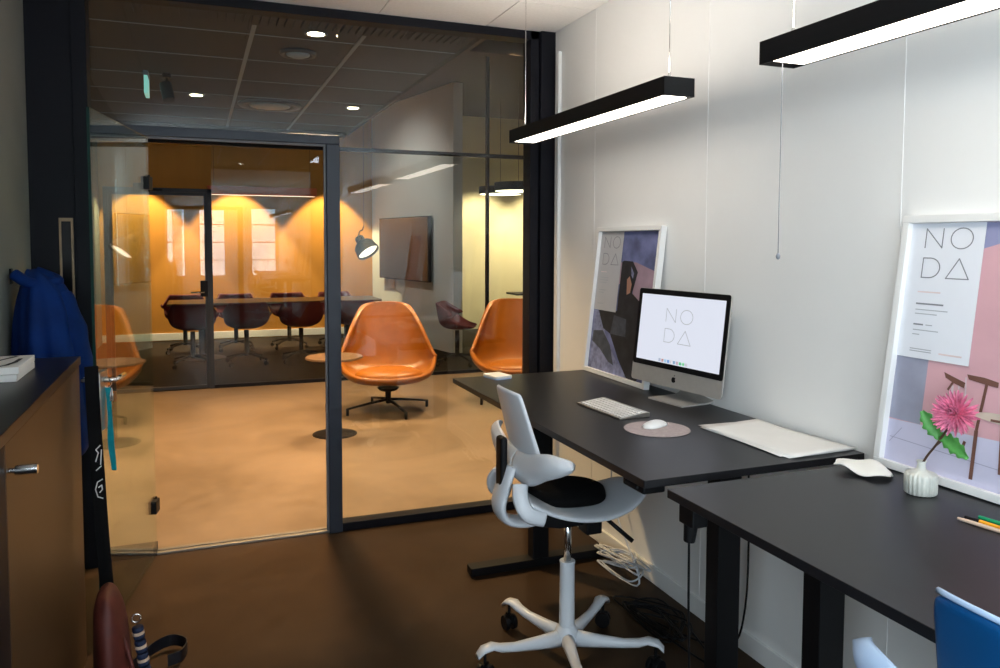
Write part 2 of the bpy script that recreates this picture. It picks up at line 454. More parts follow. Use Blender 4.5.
# ---------------------------------------------------------------- lounge and meeting room shell
YM, YB = 8.40, 12.6
sbox('wall_left', M_GREYW, -1.42, -1.30, YP+0.06, YB, 0, 3.7)
sbox('wall_front', M_GREYW, -1.42, XL-0.0, YP-0.06, YP+0.06, 0, 3.7)
sbox('wall_front', M_FRAME, XR+0.0, 6.1, YP-0.06, YP+0.06, 0, 3.7)
sbox('wall_back', M_OCHRE, -1.42, 2.70, YB, YB+0.12, 0, 3.7)
sbox('wall_back', M_CREAM, 2.70, 6.1, YB, YB+0.12, 0, 3.7)
sbox('wall_right', M_CREAM, 6.0, 6.12, YP, YB+0.12, 0, 3.7)
sbox('baseboard_back', M_WHITE, -1.30, 2.62, YB-0.018, YB, 0.012, 0.12, bevel=0.003)
# slanted pale wall that carries the television
A0, A1 = Vector((2.67, 12.58, 0)), Vector((3.19, 9.9, 0))
dA = (A1-A0).normalized(); nA = Vector((dA.y, -dA.x, 0))
if nA.x > 0: nA = -nA
bm = BM(); loft(bm, [[A0+Vector((0, 0, z)), A1+Vector((0, 0, z)), A1-nA*0.14+Vector((0, 0, z)), A0-nA*0.14+Vector((0, 0, z))] for z in (0, 3.60)])
struct('wall_side', bm, M_MWALL)
# lounge tiled ceiling
XT = 1.50
bm = BM(); box(bm, -1.42, XT, YP+0.06, YM, CEIL+0.004, CEIL+0.06)
struct('ceiling', bm, M_DCEIL)
bm = BM()
for x in (0.31, 0.90): box(bm, x-0.012, x+0.012, YP+0.06, YM, CEIL, CEIL+0.005)
struct('trim_9', bm, M_GRID)
bm = BM()
for y in (4.62, 5.27, 5.95, 6.60, 7.25, 7.9): box(bm, -1.3, XT, y-0.005, y+0.005, CEIL+0.001, CEIL+0.005)
struct('trim_10', bm, M_GRID)
bm = BM(); box(bm, XT, XT+0.03, YP+0.06, YM, CEIL-0.02, 3.65)
struct('trim_11', bm, M_HICEIL)
sbox('ceiling', M_HICEIL, -1.5, 6.1, YP-0.06, YB+0.12, 3.62, 3.72)
for y in (4.9, 6.1, 7.3):
    bm = BM(); box(bm, XT+0.03, 6.0, y, y+0.14, 3.36, 3.62)
    struct('trim_12', bm, M_HICEIL)
# ribbed panel above the doorway side of the lounge
bm = BM()
for i in range(42): box(bm, -0.30+i*0.042, -0.30+i*0.042+0.030, 4.10, 4.34, CEIL-0.018, CEIL)
struct('trim_13', bm, M_DCEIL)
# meeting-room glass wall
def meet_frame(name, parts, m=M_FRAME):
    bm = BM()
    for p in parts: box(bm, *p)
    return struct(name, bm, m, bevel=0.003)
meet_frame('trim_14', [(0.145, 6.0, YM-0.03, YM+0.03, 0, 0.035), (-1.30, -0.79, YM-0.03, YM+0.03, 0, 0.035)])
meet_frame('trim_15', [(-1.30, 6.0, YM-0.03, YM+0.03, 2.46, 2.50), (-1.30, XT, YM-0.03, YM+0.08, 2.60, CEIL+0.02)])
meet_frame('trim_16', [(-0.83, -0.785, YM-0.03, YM+0.03, 0, 2.02), (0.105, 0.15, YM-0.03, YM+0.03, 0, 2.02), (-0.83, 0.15, YM-0.03, YM+0.03, 1.98, 2.02)], M_FRAME2)
meet_frame('trim_17', [(3.10, 3.13, YM-0.03, YM+0.03, 0, 3.62), (4.6, 4.63, YM-0.03, YM+0.03, 0, 3.62)])
pane('window_7', 0.15, 0.898, 0.035, 2.46, YM)
pane('window_8', 0.902, 2.748, 0.035, 2.46, YM)
pane('window_9', 2.752, 3.10, 0.035, 2.46, YM)
pane('window_10', 3.13, 4.6, 0.035, 2.46, YM)
pane('window_11', -1.30, -0.83, 0.035, 2.46, YM)
pane('window_12', -1.30, 1.5, 2.50, 2.60, YM)
d2 = pane('door_2', -0.78, 0.10, 0.012, 1.975, YM)
bm = BM(); box(bm, -0.785, -0.755, YM-0.02, YM+0.02, 0.01, 1.98); box(bm, 0.075, 0.105, YM-0.02, YM+0.02, 0.01, 1.98); box(bm, -0.755, 0.075, YM-0.02, YM+0.02, 0.01, 0.04); box(bm, -0.755, 0.075, YM-0.02, YM+0.02, 1.95, 1.98)
ob('door_frame', bm, M_FRAME2, d2, bevel=0.002)
bm = BM(); box(bm, 0.03, 0.10, YM-0.035, YM+0.035, 0.94, 1.10)
l2 = ob('lock_case', bm, M_FRAME, d2, bevel=0.004)
bm = BM(); cyl(bm, (0.06, YM-0.03, 0.985), (0.06, YM-0.075, 0.985), 0.009); cyl(bm, (0.065, YM-0.07, 0.985), (-0.06, YM-0.07, 0.985), 0.009)
ob('door_handle', bm, M_CHROME, l2, smooth=True)
bm = BM(); box(bm, -0.56, -0.48, YM-0.09, YM-0.02, 1.98, 2.06); box(bm, -0.50, -0.30, YM-0.05, YM-0.03, 1.99, 2.005)
ob('door_closer', bm, M_BLACK, d2, bevel=0.004)

# ---------------------------------------------------------------- pendant lights
def linear_pendant(y0, y1, label):
    t = thing('linear_pendant_lamp', label, 'pendant lamp', (1.455, (y0+y1)/2, 2.0), 0, 'black linear pendants over the desks')
    h = (y1-y0)/2; W = 0.0575
    bm = BM()
    box(bm, -W, -W+0.004, -h, h, -0.03, 0.03); box(bm, W-0.004, W, -h, h, -0.03, 0.03)
    box(bm, -W+0.004, W-0.004, -h, -h+0.004, -0.03, 0.03); box(bm, -W+0.004, W-0.004, h-0.004, h, -0.03, 0.03)
    box(bm, -W+0.004, W-0.004, -h+0.004, h-0.004, -0.006, 0.006)
    ob('housing', bm, M_BLACK, t)
    bm = BM(); box(bm, -W+0.005, W-0.005, -h+0.04, h-0.04, -0.0275, -0.0235)
    ob('diffuser', bm, M_LIGHT, t)
    bm = BM(); box(bm, -W+0.005, W-0.005, -h+0.005, h-0.005, 0.022, 0.0285)
    ob('upper_diffuser', bm, M_UP, t)
    for s in (-1, 1):
        yy = s*(h-0.06)
        bm = BM(); cyl(bm, (0, yy, 0.03), (0, yy, CEIL-2.0-0.001), 0.0014, n=6); cyl(bm, (0, yy, 0.028), (0, yy, 0.055), 0.005, n=10)
        ob('cable', bm, M_CHROME, t, smooth=True)
    return t
linear_pendant(2.15, 3.47, 'black linear pendant lamp over the desk with the computer, nearer the glass')
linear_pendant(0.30, 1.70, 'black linear pendant lamp over the front desk, cut by the top right corner')
bm = BM(); pts = catmull([(1.44, 1.66, 1.972), (1.441, 1.661, 1.75), (1.438, 1.658, 1.6), (1.436, 1.655, 1.47)], 5); tube(bm, pts, 0.0012, 6)
lathe(bm, [(0, 1.455), (0.005, 1.459), (0.006, 1.465), (0.003, 1.472), (0, 1.473)], (1.436, 1.655), 12)
tag(ob('pull_cord', bm, M_INK, smooth=True), 'thin dark pull cord hanging down in front of the white wall', 'cord')

# ---------------------------------------------------------------- desks
def desk(y0, y1, z, label, x0=1.085, x1=1.846):
    t = thing('standing_desk', label, 'desk', (x0, (y0+y1)/2, 0))
    h = (y1-y0)/2; w = x1-x0
    bm = BM(); prism(bm, rrect(0, w, -h, h, 0.006, 3), z-0.022, z)
    ob('tabletop', bm, M_DESK, t, bevel=0.0015)
    for s in (-1, 1):
        yy = s*(h-0.15)
        bm = BM(); box(bm, 0.33, 0.41, yy-0.03, yy+0.03, 0.04, z-0.42+0.36); box(bm, 0.34, 0.40, yy-0.024, yy+0.024, 0.3, z-0.05)
        ob('leg', bm, M_BLACK, t, bevel=0.003)
        bm = BM(); prism(bm, rrect(0.03, 0.72, yy-0.035, yy+0.035, 0.01, 3), 0.008, 0.045)
        for xx in (0.06, 0.69): cyl(bm, (xx, yy, 0), (xx, yy, 0.01), 0.018)
        ob('foot', bm, M_BLACK, t, bevel=0.003)
        bm = BM(); box(bm, 0.10, 0.66, yy-0.03, yy+0.03, z-0.06, z-0.0225)
        ob('bracket', bm, M_BLACK, t, bevel=0.002)
    bm = BM(); box(bm, 0.33, 0.36, -h+0.18, h-0.18, z-0.062, z-0.026); box(bm, 0.38, 0.41, -h+0.18, h-0.18, z-0.062, z-0.026)
    ob('crossbeam', bm, M_BLACK, t)
    return t, h
D1, D2 = 0.875, 0.885
t1, h1 = desk(1.733, 3.381, D1, 'black sit-stand desk by the glass, carrying the computer')
bm = BM(); box(bm, 0.015, 0.085, -h1+0.03, -h1+0.14, D1-0.050, D1-0.0225); box(bm, 0.005, 0.02, -h1+0.05, -h1+0.12, D1-0.044, D1-0.028)
ob('control_box', bm, M_BLACK, t1, bevel=0.006)
t2, h2 = desk(0.02, 1.632, D2, 'black sit-stand desk in the front, carrying the flower vase')

# handset with its cable hanging from desk 2's far corner
bm = BM(); box(bm, 1.10, 1.145, 1.54, 1.60, D2-0.075, D2-0.0225)
cyl(bm, (1.12, 1.575, D2-0.07), (1.115, 1.575, D2-0.12), 0.018, 0.014)
c = ob('cable_clip', bm, M_BLACK, t2, bevel=0.004); c.matrix_parent_inverse = Matrix.Translation(-Vector(t2.location))
bm = BM(); tube(bm, catmull([(1.115, 1.575, D2-0.12), (1.118, 1.577, 0.6), (1.14, 1.60, 0.35), (1.15, 1.63, 0.12), (1.19, 1.69, 0.02), (1.32, 1.80, 0.006)], 8), 0.003, 6)
tag(ob('power_cord', bm, M_BLACK, smooth=True), 'black power cord hanging from the corner of the front desk', 'cord')

# ---------------------------------------------------------------- lettering helpers
def pen(bm, pts, M, w=0.004, d=0.0, closed=False, t=0.0006):
    """flat ribbon stroke in the plane of M"""
    n = len(pts)
    P = [Vector((p[0], p[1])) for p in pts]
    rng = range(n if closed else n-1)
    for i in rng:
        a, b = P[i], P[(i+1) % n]
        e = (b-a)
        if e.length < 1e-9: continue
        e.normalize(); nn = Vector((-e.y, e.x))*w/2; e2 = e*w*0.3
        q = [a-e2+nn, a-e2-nn, b+e2-nn, b+e2+nn]
        prism(bm, [(v.x, v.y) for v in q], d, d+t, M)
def noda(bm, M, u0, v0, W, H, w, d):
    """NO above DA (the A a plain triangle); u0,v0 is lower left of the block"""
    def S(x, y): return (u0+x*W, v0+y*H)
    pen(bm, [S(0.0, 0.61), S(0.0, 1.0), S(0.37, 0.61), S(0.37, 1.0)], M, w, d)
    pen(bm, [S(0.77+0.225*math.cos(a*PI/14), 0.80+0.205*math.sin(a*PI/14)) for a in range(28)], M, w, d, True)
    pen(bm, [S(0.0, 0.0), S(0.0, 0.40), S(0.16, 0.40)] + [S(0.16+0.22*math.sin(a*PI/12), 0.20+0.20*math.cos(a*PI/12)) for a in range(1, 12)] + [S(0.16, 0.0)], M, w, d, True)
    pen(bm, [S(0.53, 0.0), S(0.77, 0.40), S(1.0, 0.0)], M, w, d, True)
def plane_M(BL, right, up):
    u = Vector(right).normalized(); v = Vector(up).normalized(); n = u.cross(v)
    M = Matrix((u, v, n)).transposed().to_4x4(); M.translation = Vector(BL)
    return M

# ---------------------------------------------------------------- posters leaning on the wall
def poster(name, label, BL, TL, W):
    BL = Vector(BL); TL = Vector(TL); H = (TL-BL).length
    M = plane_M(BL, (0, -1, 0), TL-BL)
    t = thing(name, label, 'framed poster')
    t.matrix_world = M
    I = Matrix.Identity(4)
    bm = BM(); b = 0.020
    for q in ((0, W, 0, b), (0, W, H-b, H), (0, b, b, H-b), (W-b, W, b, H-b)): box(bm, q[0], q[1], q[2], q[3], -0.024, 0.004)
    ob('frame', bm, M_WHITE, t, bevel=0.0015)
    bm = BM(); box(bm, b, W-b, b, H-b, -0.020, -0.016)
    ob('backing_board', bm, M_PAPER, t)
    return t, W, H, b, I
def flat(name, parent, I, shapes, d):
    """shapes: list of (points, material): flat printed areas, stacked 0.15 mm apart, one mesh with material slots"""
    mats = []
    bm = BM()
    for k, (pts, m) in enumerate(shapes):
        if m not in mats: mats.append(m)
        f = poly(bm, pts, I, d+0.00015*k); f.material_index = mats.index(m)
    me = bpy.data.meshes.new(name); bm.to_mesh(me); bm.free()
    o = bpy.data.objects.new(name, me); COL.objects.link(o); o.parent = parent
    for m in mats: me.materials.append(m)
    return o
def C(name, c, r=0.7, var=0.08, scale=8): return mat(name, c, r, var=var, scale=scale)
# poster 1: dark hooded figure in front of a purple-blue sky
t, W, H, b, I = poster('framed_poster', 'white framed poster of a dark hooded figure, leaning behind the computer', (1.757, 3.385, D1+0.001), (1.836, 3.385, 1.572), 0.565)
H -= 0
sky = C('print_sky_blue', (0.13, 0.15, 0.30), var=0.5, scale=9); sky2 = C('print_sky_mauve', (0.36, 0.25, 0.31), var=0.25, scale=7)
dark = C('print_dark', (0.018, 0.018, 0.022), var=0.4, scale=20); snow = C('print_snow', (0.20, 0.22, 0.36), var=0.5, scale=30)
grey = C('print_grey', (0.06, 0.07, 0.09), var=0.3, scale=30)
def rect(a, b_, c, d_): return [(a, c), (b_, c), (b_, d_), (a, d_)]
flat('print', t, I, [
    (rect(b, W-b, b, H-b), sky), ([(b, 0.46), (W-b, 0.40), (W-b, 0.50), (0.36, 0.54), (b, 0.53)], sky2), ([(0.36, 0.36), (W-b, 0.30), (W-b, 0.42), (0.36, 0.46)], sky2),
    ([(b, b), (0.40, b), (0.26, 0.10), (0.15, 0.20), (0.13, 0.30), (b, 0.30)], snow),
    ([(0.07, 0.30), (0.11, 0.31), (0.24, 0.31), (0.24, 0.54), (0.26, 0.545), (0.335, 0.543), (0.385, 0.496), (0.372, 0.45), (0.355, 0.40), (0.42, 0.37), (0.46, 0.32), (0.49, 0.2), (0.50, 0.08), (0.47, b), (0.385, b), (0.30, 0.09), (0.20, 0.20), (0.13, 0.22)], dark),
    ([(0.04, 0.20), (0.13, 0.21), (0.21, 0.15), (0.26, 0.06), (0.21, 0.07), (0.12, 0.12), (0.035, 0.15)], grey),
    ([(0.22, 0.29), (0.33, 0.28), (0.34, 0.20), (0.20, 0.20)], grey),
    ([(0.30, 0.46), (0.32, 0.475), (0.345, 0.44), (0.338, 0.40), (0.31, 0.39)], C('print_skin', (0.42, 0.22, 0.15))),
    ([(0.325, 0.52), (0.355, 0.49), (0.35, 0.465), (0.335, 0.48)], snow)], -0.0155)
bm = BM(); poly(bm, rect(b, 0.232, 0.303, H-b), I, -0.0135); ob('text_panel', bm, C('print_mat_grey', (0.50, 0.50, 0.52), 0.8, 0.03), t)
bm = BM(); noda(bm, I, 0.060, 0.523, 0.148, 0.132, 0.0028, -0.0133); ob('lettering', bm, M_INK, t)
def text_line(a, v, l, w, d, m=None):
    bm = BM(); pen(bm, [(a, v), (a+l, v)], I, w, d); ob('text_line', bm, m or M_INKL, t)
for v, l in ((0.487, 0.05), (0.46, 0.075), (0.448, 0.075), (0.436, 0.06), (0.400, 0.06), (0.388, 0.045), (0.335, 0.05)): text_line(0.055, v, l, 0.0032, -0.0133, M_PINKINK if v > 0.48 else None)
# poster 2: pink and lilac interior with slim wooden chairs
t, W, H, b, I = poster('framed_poster', 'white framed pink and lilac poster with wooden chairs, leaning behind the flower vase', (1.747, 1.613, D2+0.003), (1.836, 1.613, 1.575), 0.565)
pink = C('print_pink', (0.66, 0.38, 0.42), var=0.05); lil = C('print_lilac', (0.57, 0.56, 0.72), var=0.05); lilw = C('print_lilac_grey', (0.33, 0.34, 0.44), var=0.15)
brn = C('print_brown', (0.16, 0.07, 0.05)); pale = C('print_pale_line', (0.66, 0.55, 0.58)); lild = C('print_lilac_line', (0.36, 0.36, 0.50))
beige = C('print_beige', (0.60, 0.50, 0.42))
def bar(a, b_, w):
    a, b_ = Vector(a), Vector(b_); e = (b_-a).normalized(); n = Vector((-e.y, e.x))*w/2
    return [tuple(a+n), tuple(a-n), tuple(b_-n), tuple(b_+n)]
flat('print', t, I, [
    (rect(b, W-b, b, H-b), pink), ([(b, b), (W-b, b), (W-b, 0.15), (0.119, 0.135), (b, 0.132)], lil), (rect(b, 0.119, 0.135, 0.32), lilw),
    ([(0.119, 0.135), (0.119, 0.32), (0.075, 0.32), (b, 0.32), (b, 0.29)], lilw),
    ([(0.23, 0.605), (0.45, H-b), (0.23, H-b)], C('print_lilac_top', (0.30, 0.31, 0.50))),
    (bar((0.03, 0.07), (0.065, 0.115), 0.002), lild), (bar((0.03, 0.085), (0.50, 0.07), 0.002), lild),
    (bar((0.24, 0.082), (0.25, 0.122), 0.008), brn), (bar((0.199, 0.254), (0.194, 0.17), 0.006), pale), (bar((0.215, 0.26), (0.222, 0.18), 0.004), pale),
    (bar((0.232, 0.28), (0.24, 0.18), 0.004), pale), (bar((0.186, 0.24), (0.20, 0.265), 0.006), brn),
    ([(0.170, 0.284), (0.176, 0.270), (0.20, 0.260), (0.230, 0.252), (0.232, 0.266), (0.20, 0.275)], brn), ([(0.234, 0.288), (0.24, 0.276), (0.29, 0.270), (0.318, 0.268), (0.318, 0.281), (0.28, 0.287)], brn),
    (bar((0.289, 0.276), (0.277, 0.155), 0.008), brn), (bar((0.277, 0.155), (0.278, 0.034), 0.010), brn), (bar((0.339, 0.20), (0.349, 0.065), 0.009), brn),
    ([(0.25, 0.196), (0.28, 0.187), (0.35, 0.180), (0.44, 0.190), (0.40, 0.21), (0.30, 0.205)], beige), (bar((0.31, 0.188), (0.44, 0.192), 0.006), brn),
    (bar((0.46, 0.30), (0.455, 0.06), 0.009), brn), (bar((0.40, 0.20), (0.405, 0.08), 0.007), brn)], -0.0155)
bm = BM(); poly(bm, rect(b, 0.236, 0.308, H-b), I, -0.0120); ob('text_panel', bm, C('print_mat_white', (0.78, 0.80, 0.86), 0.8, 0.02), t)
bm = BM(); noda(bm, I, 0.067, 0.526, 0.138, 0.132, 0.0027, -0.0118); ob('lettering', bm, M_INK, t)
text_line(0.063, 0.455, 0.080, 0.0042, -0.0118, M_INK)
for v, l in ((0.439, 0.095), (0.428, 0.065), (0.384, 0.075), (0.372, 0.02)): text_line(0.063, v, l, 0.0024, -0.0118)
text_line(0.063, 0.399, 0.027, 0.0040, -0.0118, M_INK); text_line(0.10, 0.399, 0.018, 0.0024, -0.0118)
for v in (0.333, 0.327): text_line(0.061, v, 0.064, 0.0024, -0.0118)
text_line(0.063, 0.487, 0.067, 0.0034, -0.0118, M_PINKINK); text_line(0.15, 0.3275, 0.063, 0.004, -0.0118, M_PINKINK)

# ---------------------------------------------------------------- computer
def computer():
    u = Vector((0.12, -0.993, 0)).normalized(); n = Vector((-0.993, -0.12, 0)).normalized()
    tl = R(6.5)
    v = Vector((0, 0, 1))*math.cos(tl) - n*math.sin(tl)
    W, H = 0.528, 0.385
    cen = Vector((1.762, 2.588, 1.118))
    M_CALU = mat('satin_aluminium', (0.58, 0.56, 0.53), 0.42, 0.55, var=0.03, scale=60)
    t = thing('desktop_computer', 'silver all-in-one computer with its screen lit, standing on the desk', 'computer', (1.78, 2.58, D1))
    o0 = -Vector(t.location)
    M = plane_M(cen-u*W/2-v*H/2+o0, u, v)
    chin = 0.068
    bm = BM()
    prism(bm, rrect(0, W, 0, H, 0.012, 4), -0.006, 0.0, M)
    # bulging aluminium back
    rings = []
    for k, (s, d) in enumerate(((1, -0.006), (0.97, -0.010), (0.8, -0.022), (0.5, -0.033), (0.2, -0.037))):
        rings.append([M @ Vector((W/2+(x-W/2)*s, H/2+(y-H/2)*s, d)) for x, y in rrect(0, W, 0, H, 0.012, 4)])
    loft(bm, rings)
    ob('aluminium_housing', bm, M_CALU, t)
    bm = BM(); prism(bm, [(x, y) for x, y in rrect(0.001, W-0.001, chin, H-0.001, 0.010, 4)], 0.0, 0.0012, M)
    ob('black_bezel', bm, M_BLACK, t)
    bm = BM(); prism(bm, rect(0.022, W-0.022, chin+0.022, H-0.023), 0.0012, 0.0016, M)
    s = ob('screen', bm, M_SCREEN, t)
    bm = BM(); noda(bm, M, 0.185, 0.175, 0.155, 0.135, 0.0026, 0.0017)
    ob('screen_lettering', bm, M_INKS, s)
    cols = [(0.35, 0.4, 0.5), (0.5, 0.3, 0.3), (0.3, 0.5, 0.7), (0.15, 0.3, 0.6), (0.6, 0.6, 0.65), (0.2, 0.35, 0.5), (0.45, 0.35, 0.4), (0.1, 0.5, 0.25), (0.2, 0.6, 0.3), (0.5, 0.5, 0.55)]
    for i, c in enumerate(cols):
        bm = BM(); x = 0.165+i*0.0175; prism(bm, rect(x, x+0.012, chin+0.026, chin+0.038), 0.0017, 0.0022, M)
        ob('dock_icon', bm, mat('dock_icon_%d' % i, c, 0.4, emit=0.5), s)
    # emblem on the chin: a small bitten apple with a leaf
    bm = BM(); cx, cy = W/2, chin/2; sc = 0.0125
    ap = []
    for k in range(40):
        a = k*2*PI/40; r = 1.0 - 0.16*math.exp(-((math.cos(a-PI/2)-1)**2)*30) - 0.07*math.exp(-((math.cos(a+PI/2)-1)**2)*30)
        x, y = r*math.cos(a)*0.92, r*math.sin(a)*0.98
        if (x-1.05)**2+(y-0.12)**2 < 0.19: 
            q = Vector((x-1.05, y-0.12)).normalized()*0.43; x, y = 1.05+q.x, 0.12+q.y
            if x > 1.0: x = 0.75
        ap.append((cx+x*sc, cy-0.002+y*sc))
    prism(bm, ap, 0.0, 0.0008, M)
    prism(bm, [(cx+sc*x, cy+sc*y) for x, y in ((0.02, 0.95), (0.32, 1.08), (0.42, 1.42), (0.12, 1.28))], 0, 0.0008, M)
    ob('emblem', bm, M_BLACK, t)
    # curved sheet-metal foot
    bm = BM()
    pf = catmull([(-0.085, 0.003), (0.0, 0.003), (0.065, 0.006), (0.088, 0.03), (0.080, 0.075), (0.060, 0.15), (0.052, 0.20)], 6)
    prof = [Vector((p.x, p.y)) for p in pf]
    r1, r2 = [], []
    fx = -n
    base = Vector((1.775, 2.575, D1))+o0
    rings = []
    for i, p in enumerate(prof):
        e = (prof[min(i+1, len(prof)-1)]-prof[max(i-1, 0)]).normalized(); nn = Vector((-e.y, e.x))*0.003
        ring = []
        hw = 0.10 if i < 14 else 0.10-0.02*(i-14)/20
        for s, q in ((-hw, nn), (hw, nn), (hw, -nn), (-hw, -nn)):
            ring.append(base + u*s + fx*(p.x+q.x) + Vector((0, 0, p.y+q.y)))
        rings.append(ring)
    loft(bm, rings)
    ob('foot', bm, M_CALU, t, smooth=False)
    return t
computer()
# keyboard
kb = thing('keyboard', 'slim white keyboard on the desk in front of the computer', 'keyboard', (1.432, 2.520, D1), R(3))
bm = BM()
W2, L2 = 0.063, 0.150
rings = [[Vector((x, y, z)) for x, y, z in ((-W2, yy, 0.001), (W2, yy, 0.001), (W2, yy, 0.017), (W2-0.012, yy, 0.018), (-W2, yy, 0.006))] for yy in (-L2, L2)]
loft(bm, rings)
ob('keyboard_body', bm, M_ALU, kb, bevel=0.001)
for r_ in range(6):
    bm = BM()
    for k in range(14):
        if r_ == 0 and 3 < k < 9: continue
        x = -W2+0.008+r_*0.0175; y = L2-0.012-k*0.0205; z = 0.0062+(x+W2)/(2*W2-0.012)*0.012
        box(bm, x, x+0.0150, y-0.017, y, z-0.001, z+0.0028)
    if r_ == 0:
        x = -W2+0.008; box(bm, x, x+0.015, L2-0.012-8.9*0.0205, L2-0.012-4*0.0205, 0.006, 0.0098)
    ob('key_row', bm, M_KEYS, kb)
# desk pad and mouse
bm = BM(); lathe(bm, [(0.0, 0), (0.108, 0), (0.110, 0.0015), (0.108, 0.003), (0, 0.003)], (0, 0), 48)
pd = ob('mouse_pad', bm, M_PAD); pd.location = (1.425, 2.205, D1+0.0004); tag(pd, 'round mauve felt mouse pad on the black desk', 'mouse pad')
bm = BM()
rings = []
for i in range(11):
    s = i/10; x = -0.056+0.112*s; w = 0.029*math.sqrt(max(0.02, 1-(2*s-1)**4)); hgt = 0.020*math.sqrt(max(0.03, 1-(2*s-1)**2.0)) if 1 else 0
    rings.append([Vector((w*math.cos(a), x, 0.001+max(0, math.sin(a))*hgt)) for a in [k*2*PI/20 for k in range(20)]])
loft(bm, rings)
ms = ob('computer_mouse', bm, M_WHITE, smooth=True); ms.location = (1.435, 2.235, D1+0.0034); ms.rotation_euler = (0, 0, R(-65))
tag(ms, 'white wireless mouse on the round mauve pad', 'mouse')
# white box-shaped phone charger at the far corner of the desk
ph = thing('charger_puck', 'small white and blue charger lying on the far desk corner', 'charger', (1.283, 3.318, D1), R(12))
bm = BM(); prism(bm, rrect(-0.045, 0.045, -0.06, 0.06, 0.012, 4), 0.004, 0.016); ob('shell', bm, M_WHITE, ph, bevel=0.003)
bm = BM(); prism(bm, rrect(-0.044, 0.044, -0.059, 0.059, 0.012, 4), 0.0003, 0.004); ob('blue_base', bm, M_PALEBL, ph)
# sheets of paper
for i, (dx, dy, rz) in enumerate(((0, 0, 2), (-0.006, 0.012, -1), (0.004, -0.006, 4))):
    bm = BM()
    def f(a, b_, i=i): 
        x = -0.125+0.25*a; y = -0.205+0.41*b_
        return Vector((x, y, 0.0012*i + 0.0009*i*math.sin(3*a+2*b_) + (0.006*max(0, b_-0.75)*4*(a) if i == 2 else 0)))
    grid(bm, f, 8, 12)
    p = ob('paper_sheet', bm, M_PAPER, smooth=True, solid=0.0006, offset=1)
    p.location = (1.708+dx, 1.975+dy, D1+0.0008+0.0012*i); p.rotation_euler = (0, 0, R(rz))
    tag(p, ('lowest large white sheet of the paper pile right of the computer', 'middle large white sheet of the paper pile right of the computer', 'topmost large white sheet of the paper pile right of the computer')[i], 'paper', 'large paper sheets on the desk')

# ---------------------------------------------------------------- things on the front desk
# porcelain leaf
bm = BM()
def leaf(a, b_):
    s = a*2-1; 
    wdt = 0.018+0.040*math.sin(PI*min(1, max(0, (a-0.02)/0.96)))**0.8*(0.55+0.6*a)
    y = (b_*2-1)*wdt
    z = 0.012+0.020*(1-abs(b_*2-1)**2)*math.sin(PI*min(1, a*0.95+0.05)) + 0.006*math.sin(9*a+2*b_) + 0.004*math.cos(7*b_+3*a)
    return Vector((s*0.072, y+0.008*math.sin(5*a), max(0.004, z)))
grid(bm, leaf, 18, 10)
lf = ob('porcelain_shell', bm, M_PORC, smooth=True, solid=0.005, offset=0, sub=1); lf.location = (1.650, 1.555, D2); lf.rotation_euler = (0, 0, R(-58))
tag(lf, 'crumpled white porcelain dish on the front desk, left of the vase', 'porcelain dish')
# ribbed vase
vs = thing('flower_vase', 'small ribbed grey ceramic vase on the front desk', 'vase', (1.650, 1.378, D2))
def rib(a, z): return 0.022*math.cos(22*a) if z < 0.056 else 0.0
bm = BM(); lathe(bm, [(0.0, 0.0005), (0.033, 0.001), (0.0365, 0.004), (0.037, 0.046), (0.034, 0.052), (0.020, 0.057), (0.011, 0.062), (0.009, 0.075), (0.012, 0.082), (0.009, 0.082), (0.007, 0.07), (0.0, 0.068)], n=176, wob=rib)
ob('vase_body', bm, M_CERAM, vs, smooth=True)
# chrysanthemum
fl = thing('cut_flower', 'single pink pompom flower in the ribbed vase', 'flower', (1.650, 1.378, D2))
hc = Vector((-0.015, -0.098, 0.220))
bm = BM(); tube(bm, catmull([(0, 0.0, 0.07), (-0.002, -0.018, 0.10), (-0.006, -0.045, 0.135), (hc.x+0.006, hc.y+0.01, hc.z-0.02)], 6), 0.0028, 8)
ob('stem', bm, M_STEM, fl, smooth=True)
bm = BM(); tube(bm, catmull([(0.003, 0.002, 0.07), (0.004, -0.010, 0.095), (0.004, -0.028, 0.12), (0.002, -0.05, 0.142)], 6), 0.0022, 8)
ob('stem', bm, M_STEM, fl, smooth=True)
face = Vector((-0.92, -0.25, 0.28)).normalized()
fa, fb = frame_axes(face)
bm = BM(); bm2 = BM(); rng = random.Random(3)
for layer, (n, spread, ln, wd) in enumerate(((22, 1.75, 0.046, 0.0075), (22, 1.5, 0.047, 0.0075), (20, 1.22, 0.046, 0.007), (18, 0.95, 0.043, 0.0065), (14, 0.68, 0.038, 0.006), (10, 0.42, 0.030, 0.005), (6, 0.2, 0.024, 0.004))):
    for k in range(n):
        a = 2*PI*(k+0.5*(layer % 2))/n + rng.uniform(-.08, .08); sp = spread+rng.uniform(-.1, .1)
        d = face*math.cos(sp) + (fa*math.cos(a)+fb*math.sin(a))*math.sin(sp)
        side = d.cross(face).normalized() if d.cross(face).length > 1e-3 else fa
        up = side.cross(d).normalized()
        L = 1.1*ln*rng.uniform(0.88, 1.08)
        row = []
        for q, (t_, w_) in enumerate(((0.1, 0.4), (0.45, 1.0), (0.8, 0.9), (1.0, 0.3))):
            c_ = hc + d*L*t_ + up*(0.010*t_*t_)
            row.append([c_-side*wd*w_*0.5+up*0.001, c_-up*0.0012, c_+side*wd*w_*0.5+up*0.001])
        tgt = bm2 if layer == 6 else bm
        V = [[tgt.verts.new(p) for p in r_] for r_ in row]
        for i in range(3):
            for j in range(2): tgt.faces.new((V[i][j], V[i][j+1], V[i+1][j+1], V[i+1][j]))
ob('bloom', bm, M_PETAL, fl); ob('bloom_centre', bm2, M_PETALC, fl)
